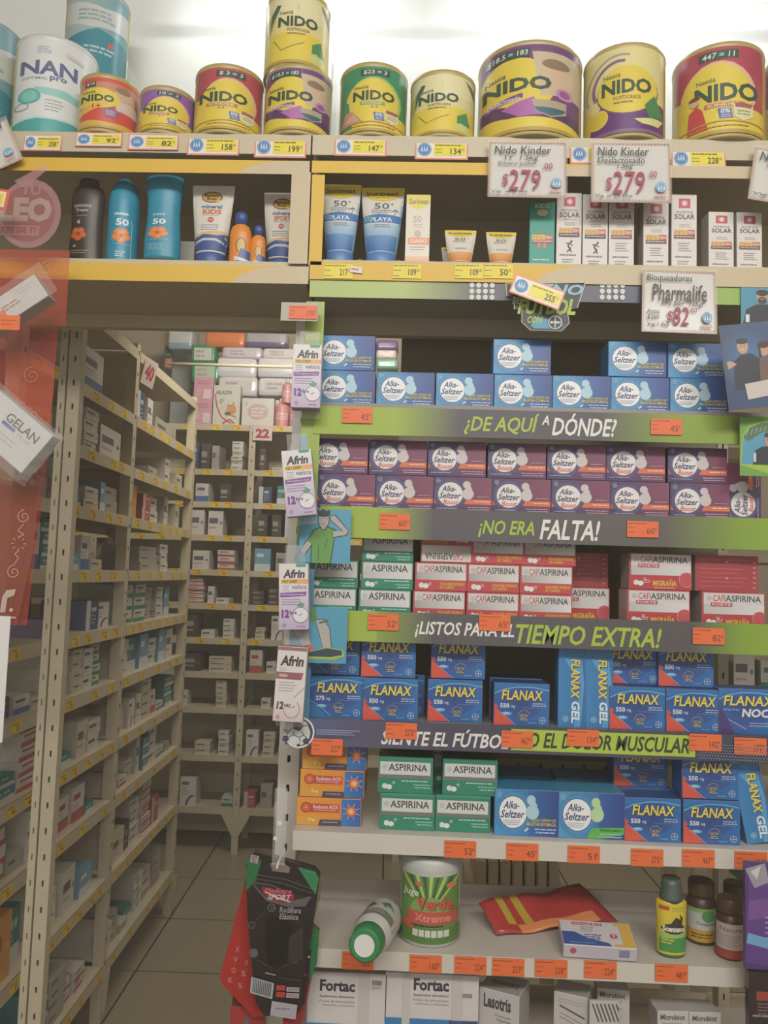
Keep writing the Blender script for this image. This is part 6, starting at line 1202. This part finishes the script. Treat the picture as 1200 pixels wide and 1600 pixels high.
# number signs and the rod
A = Art(30, 24); A.rect(0, 0, 30, 24, 'd8ccc8'); A.text('22', 4, 4, 26, 20, 'a8243c', .05); xc, z, w_, h_ = place(395, 425, 666, 688, 4.22)
plate('number_sign', A, None, xc, 4.225, z, w_, h_, edge='d0c8c0', label='white sign with red number 22 on the far rack', cat='sign')
A = Art(26, 40); A.rect(0, 0, 26, 40, 'd0c0b8'); A.text('40', 4, 8, 22, 32, 'a8243c', .05); ps = ML @ Vector((-BAY + .06, -.012, ZL[0] - .13))
plate('number_sign', A, None, ps.x, ps.y, ps.z + .02, .06, .10, (0, math.radians(14), RA + PI / 2 - .5), edge='c8b8b0', label='curled white sign with red number 40 on the left rack top corner', cat='sign')
a_, b_ = P(262, 568, 3.6), P(470, 574, 3.6)
iv = ML.inverted(); rd = obj('rail', MB().bar(iv @ a_, iv @ b_, .007, 10).me(smooth=True), lr, METAL)
# goods at the back left over the rack: yellow-green hanging items and pale cabinet
xc, z, w_, h_ = place(270, 300, 495, 600, 4.6)
st = obj('pale_cabinet', MB().box(-w_ / 2, w_ / 2, 0, .15, -z, h_, .005).me(), None, mat('pale_blue_panel', 'b8c0bc', .5), (xc, 4.6, z), label='pale tall cabinet standing behind the left rack', cat='cabinet')
for i, (y0, y1, c, n_) in enumerate(((520, 541, 'c8a838', 'yellow'), (542, 557, '3c7c54', 'green'), (558, 575, 'c88c78', 'pink'))):
    xc, z, w_, h_ = place(256, 267, y0, y1, 4.4); obj('hanging_packet', loft([(0, w_ * .42, .01), (h_ * .15, w_ / 2, .02), (h_ * .8, w_ / 2, .02), (h_, w_ * .45, .004)], [c] * 3, n=16, power=.5), None, FOILP, (xc, 4.42, z), label=n_ + ' packet hanging behind the left rack', cat='packet', group='packets on the back wall')
# second rack behind the right end of the display
rr = empty('stock_rack', (1.62, 2.35, 0), 'cream stock rack behind the right end of the display', 'rack', 'stock racks', (0, 0, 0))
ZR = [Z(1165, y, 2.35) for y in (700, 860, 1082, 1210, 1330)] + [.2]
build_rack(rr, 1, .78, .3, ZR, .034, tags=())
for i in range(1, 6):
    fillbay(MAT4(rr), 0, -.76, -.02, ZR[i], ZR[i - 1] - ZR[i] - .05, 'right hand rack shelf %s' % NTH[i], 'cartons in the right rack', [('green-banded', .06, .1, .12, 1, .01), ('white', .06, .11, .12, 1, .01), ('green-banded', .07, .09, .12, 1, .01), ('white swooshed', .07, .1, .12, 1, .01), ('green-banded', .07, .05, .12, 2, .01), ('cream', .08, .05, .12, 2, .02), ('white', .08, .05, .12, 2, .01)], seed=i + 200)
# grey boards glimpsed under the white shelf
for i in range(7):
    x, z, w_, h_ = wpl(752 + i * 19, 1368, 15, 40, 1.9)
    obj('storage_case', MB().box(-w_ / 2, w_ / 2, 0, .2, 0, h_, .003).me(), None, METALG, (x, 1.9, z - .0), label='slim grey case behind the lower shelf, ' + ORD[i], cat='case', group='grey cases behind the lower shelf')
x, z, w_, h_ = wpl(810, 1395, 150, 10, 1.9); obj('low_bench', MB().box(-w_ / 2, w_ / 2, -.01, .22, z - .02, z + h_ / 2 - .0, .002).box(-w_ / 2, -w_ / 2 + .03, 0, .2, 0, z - .02).box(w_ / 2 - .03, w_ / 2, 0, .2, 0, z - .02).me(), None, METALG, (x, 1.9, 0), label='grey bench carrying the slim cases behind the shelves', cat='bench')

# ------------------------------------------------------------------ red film banner and bagged boxes at the left
def filmsheet(name, y0, y1, Y, edge, art, label, m=FILM, x0=-120, cat='banner'):
    """hanging translucent sheet with a printed front; edge = (top x, bottom x)"""
    xc, z, w_, h_ = place(x0, edge, y0, y1, Y)
    me = art.mesh(w_, h_, eps=.0002); o = obj(name, me, None, m, (xc, Y, z), label=label, cat=cat)
    return o
A = Art(220, 730); RD, OR_ = 'c43c38', 'd85c34'
A.rect(0, 150, 216, 270, 'd04a38'); A.poly([(0, 270), (205, 270), (200, 500), (186, 730), (0, 730)], RD); A.poly([(120, 300), (205, 340), (200, 500), (150, 440)], OR_); A.poly([(60, 500), (190, 520), (184, 730), (60, 730)], 'b84428')
PK = 'd89ca4'
A.disc(148, 92, 50, PK, ry=56); A.poly([(120, 40), (170, 10), (172, 20), (140, 50)], PK); A.disc(146, 92, 42, 'b0645c', ry=46); A.text('TU', 132, 46, 164, 62, PK, .03); A.text('LEO', 100, 66, 184, 106, 'e0c4c0', .06); A.poly([(60, 110), (166, 112), (166, 128), (60, 128)], PK); A.text('PARTE DE TI', 90, 114, 160, 124, 'b0504c', .03)
def swirl(A_, cx, cy, r0, c, wd=1.6):
    pts = [(cx + r0 * t * math.cos(t * 11), cy + r0 * t * math.sin(t * 11)) for t in [i / 26 for i in range(2, 27)]]; A_.line(pts, wd, c)
for cx, cy, r0 in ((100, 330, 16), (170, 350, 14), (140, 430, 16), (60, 440, 20), (182, 180, 10), (90, 210, 12), (165, 560, 10), (148, 630, 12), (110, 600, 9), (176, 410, 10)): swirl(A, cx, cy, r0, 'e4988c')
filmsheet('film_banner', 245, 975, YF - .06, 100, A, 'translucent red and orange banner with pink emblem and swirls')
xc, z, w_, h_ = place(-40, 66, 760, 975, YF - .058); A = Art(106, 215)
A.poly([(0, 0), (104, 0), (98, 110), (82, 215), (0, 215)], '98402c')
swirl(A, 82, 48, 11, 'e8b8a8'); swirl(A, 72, 134, 11, 'e8b8a8'); A.line([(82, 60), (74, 70), (84, 76), (76, 80)], 1.6, 'e8b8a8'); A.line([(72, 122), (78, 112), (72, 106), (78, 100)], 1.6, 'e8b8a8')
for k in range(8): t = k * PI / 4; A.line([(77 + 7 * math.cos(t), 90 + 7 * math.sin(t)), (77 + 12 * math.cos(t), 90 + 12 * math.sin(t))], 1.4, 'e8b8a8')
A.poly([(56, 196), (58, 172), (64, 162), (78, 160), (76, 170), (66, 174), (64, 196)], 'f0e0d8'); A.disc(73, 192, 3, 'f0e0d8'); A.words(58, 202, 82, 1, 4, 3, 'e8c8c0')
obj('film_banner', A.mesh(w_, h_, eps=.0002), None, mat('printed_red_strip', None, .4, alpha=.62), (xc, YF - .075, z), label='narrow red strip with white spirals and sun figure hanging below', cat='banner')
def bagged(cpx, cpy, wpx, hpx, Y, tilt, A, cols, label, dp=.03, name='medicine_box'):
    s = Y / F; b = boxmesh(wpx * s, dp, hpx * s, *cols); b.materials.append(CARD); c = P(cpx, cpy, Y); t = math.radians(tilt)
    ctr = Vector((-math.sin(t) * 0, 0, 0)); o = obj(name, b, None, None, (c.x - math.sin(-t) * -hpx * s / 2 * -1, Y, c.z - math.cos(t) * hpx * s / 2), (0, t, 0), label, 'box', 'boxes hanging in clear bags')
    o.location.x = c.x - math.sin(t) * hpx * s / 2; obj('front_print', A.mesh(wpx * s - .001, hpx * s - .001), o, CARD, (0, -.0001, .0005)); 
    # crumpled clear bag
    r = random.Random(int(cpx + cpy)); bmx = bmesh.new(); n1, n2 = 7, 9; vs = [[bmx.verts.new(((j / n2 - .5) * wpx * s * 1.35, -.006 - r.random() * .006, (i / n1 * 1.3 - .15) * hpx * s)) for j in range(n2 + 1)] for i in range(n1 + 1)]
    for i in range(n1):
        for j in range(n2): bmx.faces.new((vs[i][j], vs[i][j + 1], vs[i + 1][j + 1], vs[i + 1][j]))
    me = bpy.data.meshes.new('bag'); bmx.to_mesh(me); bmx.free(); obj('clear_bag', me, o, CLEAR); return o
A = Art(110, 80); A.rect(0, 0, 110, 80, 'dcdcdc'); A.text('GELAN', 40, 14, 98, 30, '5c5c6c', .02); A.rect(40, 32, 64, 38, '5c4ca0', '7c8cc4'); A.text('PLUS', 70, 33, 92, 38, 'a8b4cc', .01); A.words(20, 50, 80, 2, 8, 2, 'b8b8bc')
bagged(13, 672, 125, 78, YF - .16, 38, A, ('dcdcdc', 'b0b0ac', 'c4c4c4'), 'white box with grey letters tilted in a clear bag at left edge')
A = Art(95, 44); A.rect(0, 0, 95, 44, 'd4ccc8'); A.rect(0, 22, 32, 44, 'e8643c'); A.words(30, 18, 60, 2, 6, 3, 'c07c70'); A.words(60, 8, 90, 2, 6, 1.4, 'b8b0ac'); 
bagged(20, 474, 110, 44, YF - .15, -36, A, ('d4ccc8', 'b08080', 'c8c0bc'), 'white box with orange sticker tilted inside red film at left edge')
A = Art(40, 26); A.rect(0, 0, 40, 26, 'ec6c34'); A.words(4, 8, 34, 2, 7, 2, 'c04c20'); x, z, w_, h_ = wpl(15, 504, 34, 24, YF - .18); plate('price_tag', A, None, x, YF - .18, z, w_, h_, edge='d05c2c', label='orange price sticker on the tilted box at the left edge', cat='tag')
A = Art(40, 200); A.poly([(0, 0), (36, 0), (30, 100), (24, 200), (0, 200)], 'd8d4d0')
xc, z, w_, h_ = place(-30, 10, 962, 1160, YF - .15); plate('white_card', A, None, xc, YF - .15, z, w_, h_, m=CLEARE, edge='c8c4c0', label='blank white card at the left edge below the film banner', cat='card')
A = Art(40, 70); A.rect(0, 0, 40, 70, 'e0dcd4'); A.rect(0, 36, 40, 52, 'e0bc3c'); A.rect(0, 52, 40, 70, '3c4454'); A.words(6, 8, 34, 4, 6, 2, '8c90b0')

# ---- the stock cartons: the 290 that show largest are things, the rest one pile of stuff
def shown(p):
    x, y = proj(p)
    if x < 100: return 500 < y < 1640
    if x < 478: return 500 < y < 1600
    return (580 < x < 632 and 520 < y < 600) or (480 < x < 640 and 1160 < y < 1290) or (x > 1115 and (990 < y < 1110 or 1340 < y < 1400)) or (940 < x < 1120 and 1340 < y < 1400)
vis = []
for q in STOCK:
    c = q[1] + Vector((0, 0, q[5][2] / 2)); x, y = proj(c)
    if -30 < x < 1230 and shown(c): vis.append((-(q[5][0] + q[5][1] * .6) * q[5][2] / (c - CAM).length ** 2, len(vis), q))
vis.sort(key=lambda t: t[:2])
bmj = None
for n_, (_, _, (me, p, rz, lab, grp, sc)) in enumerate(vis):
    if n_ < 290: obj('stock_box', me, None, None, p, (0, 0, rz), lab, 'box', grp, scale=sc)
    else:
        if bmj is None: bmj = bmesh.new()
        k = len(bmj.verts); bmj.from_mesh(me); bmj.verts.ensure_lookup_table()
        M = Matrix.Translation(p) @ Matrix.Rotation(rz, 4, 'Z') @ Matrix.Diagonal((*sc, 1))
        for v in bmj.verts[k:]: v.co = M @ v.co
if bmj:
    me = bpy.data.meshes.new('pile'); bmj.to_mesh(me); bmj.free(); obj('small_cartons', me, None, CARD, label='smallest far cartons on the racks in the back room', cat='boxes', kind='stuff')
# ------------------------------------------------------------------ thin haze volume added in place of lens glare, softens everything
hz = bpy.data.materials.new('added_lens_haze'); hz.use_nodes = True; nt = hz.node_tree; nt.nodes.remove(nt.nodes['Principled BSDF'])
vs_ = nt.nodes.new('ShaderNodeVolumeScatter'); vs_.inputs['Color'].default_value = (1, .93, .84, 1); vs_.inputs['Density'].default_value = .06; vs_.inputs['Anisotropy'].default_value = .2
nt.links.new(vs_.outputs[0], nt.nodes['Material Output'].inputs['Volume'])
obj('haze', MB().box(-2.58, 2.78, -2.4, 4.78, .02, 2.92).me(), None, hz, kind='stuff', label='thin warm haze added to the shop air in place of lens glare', cat='haze')
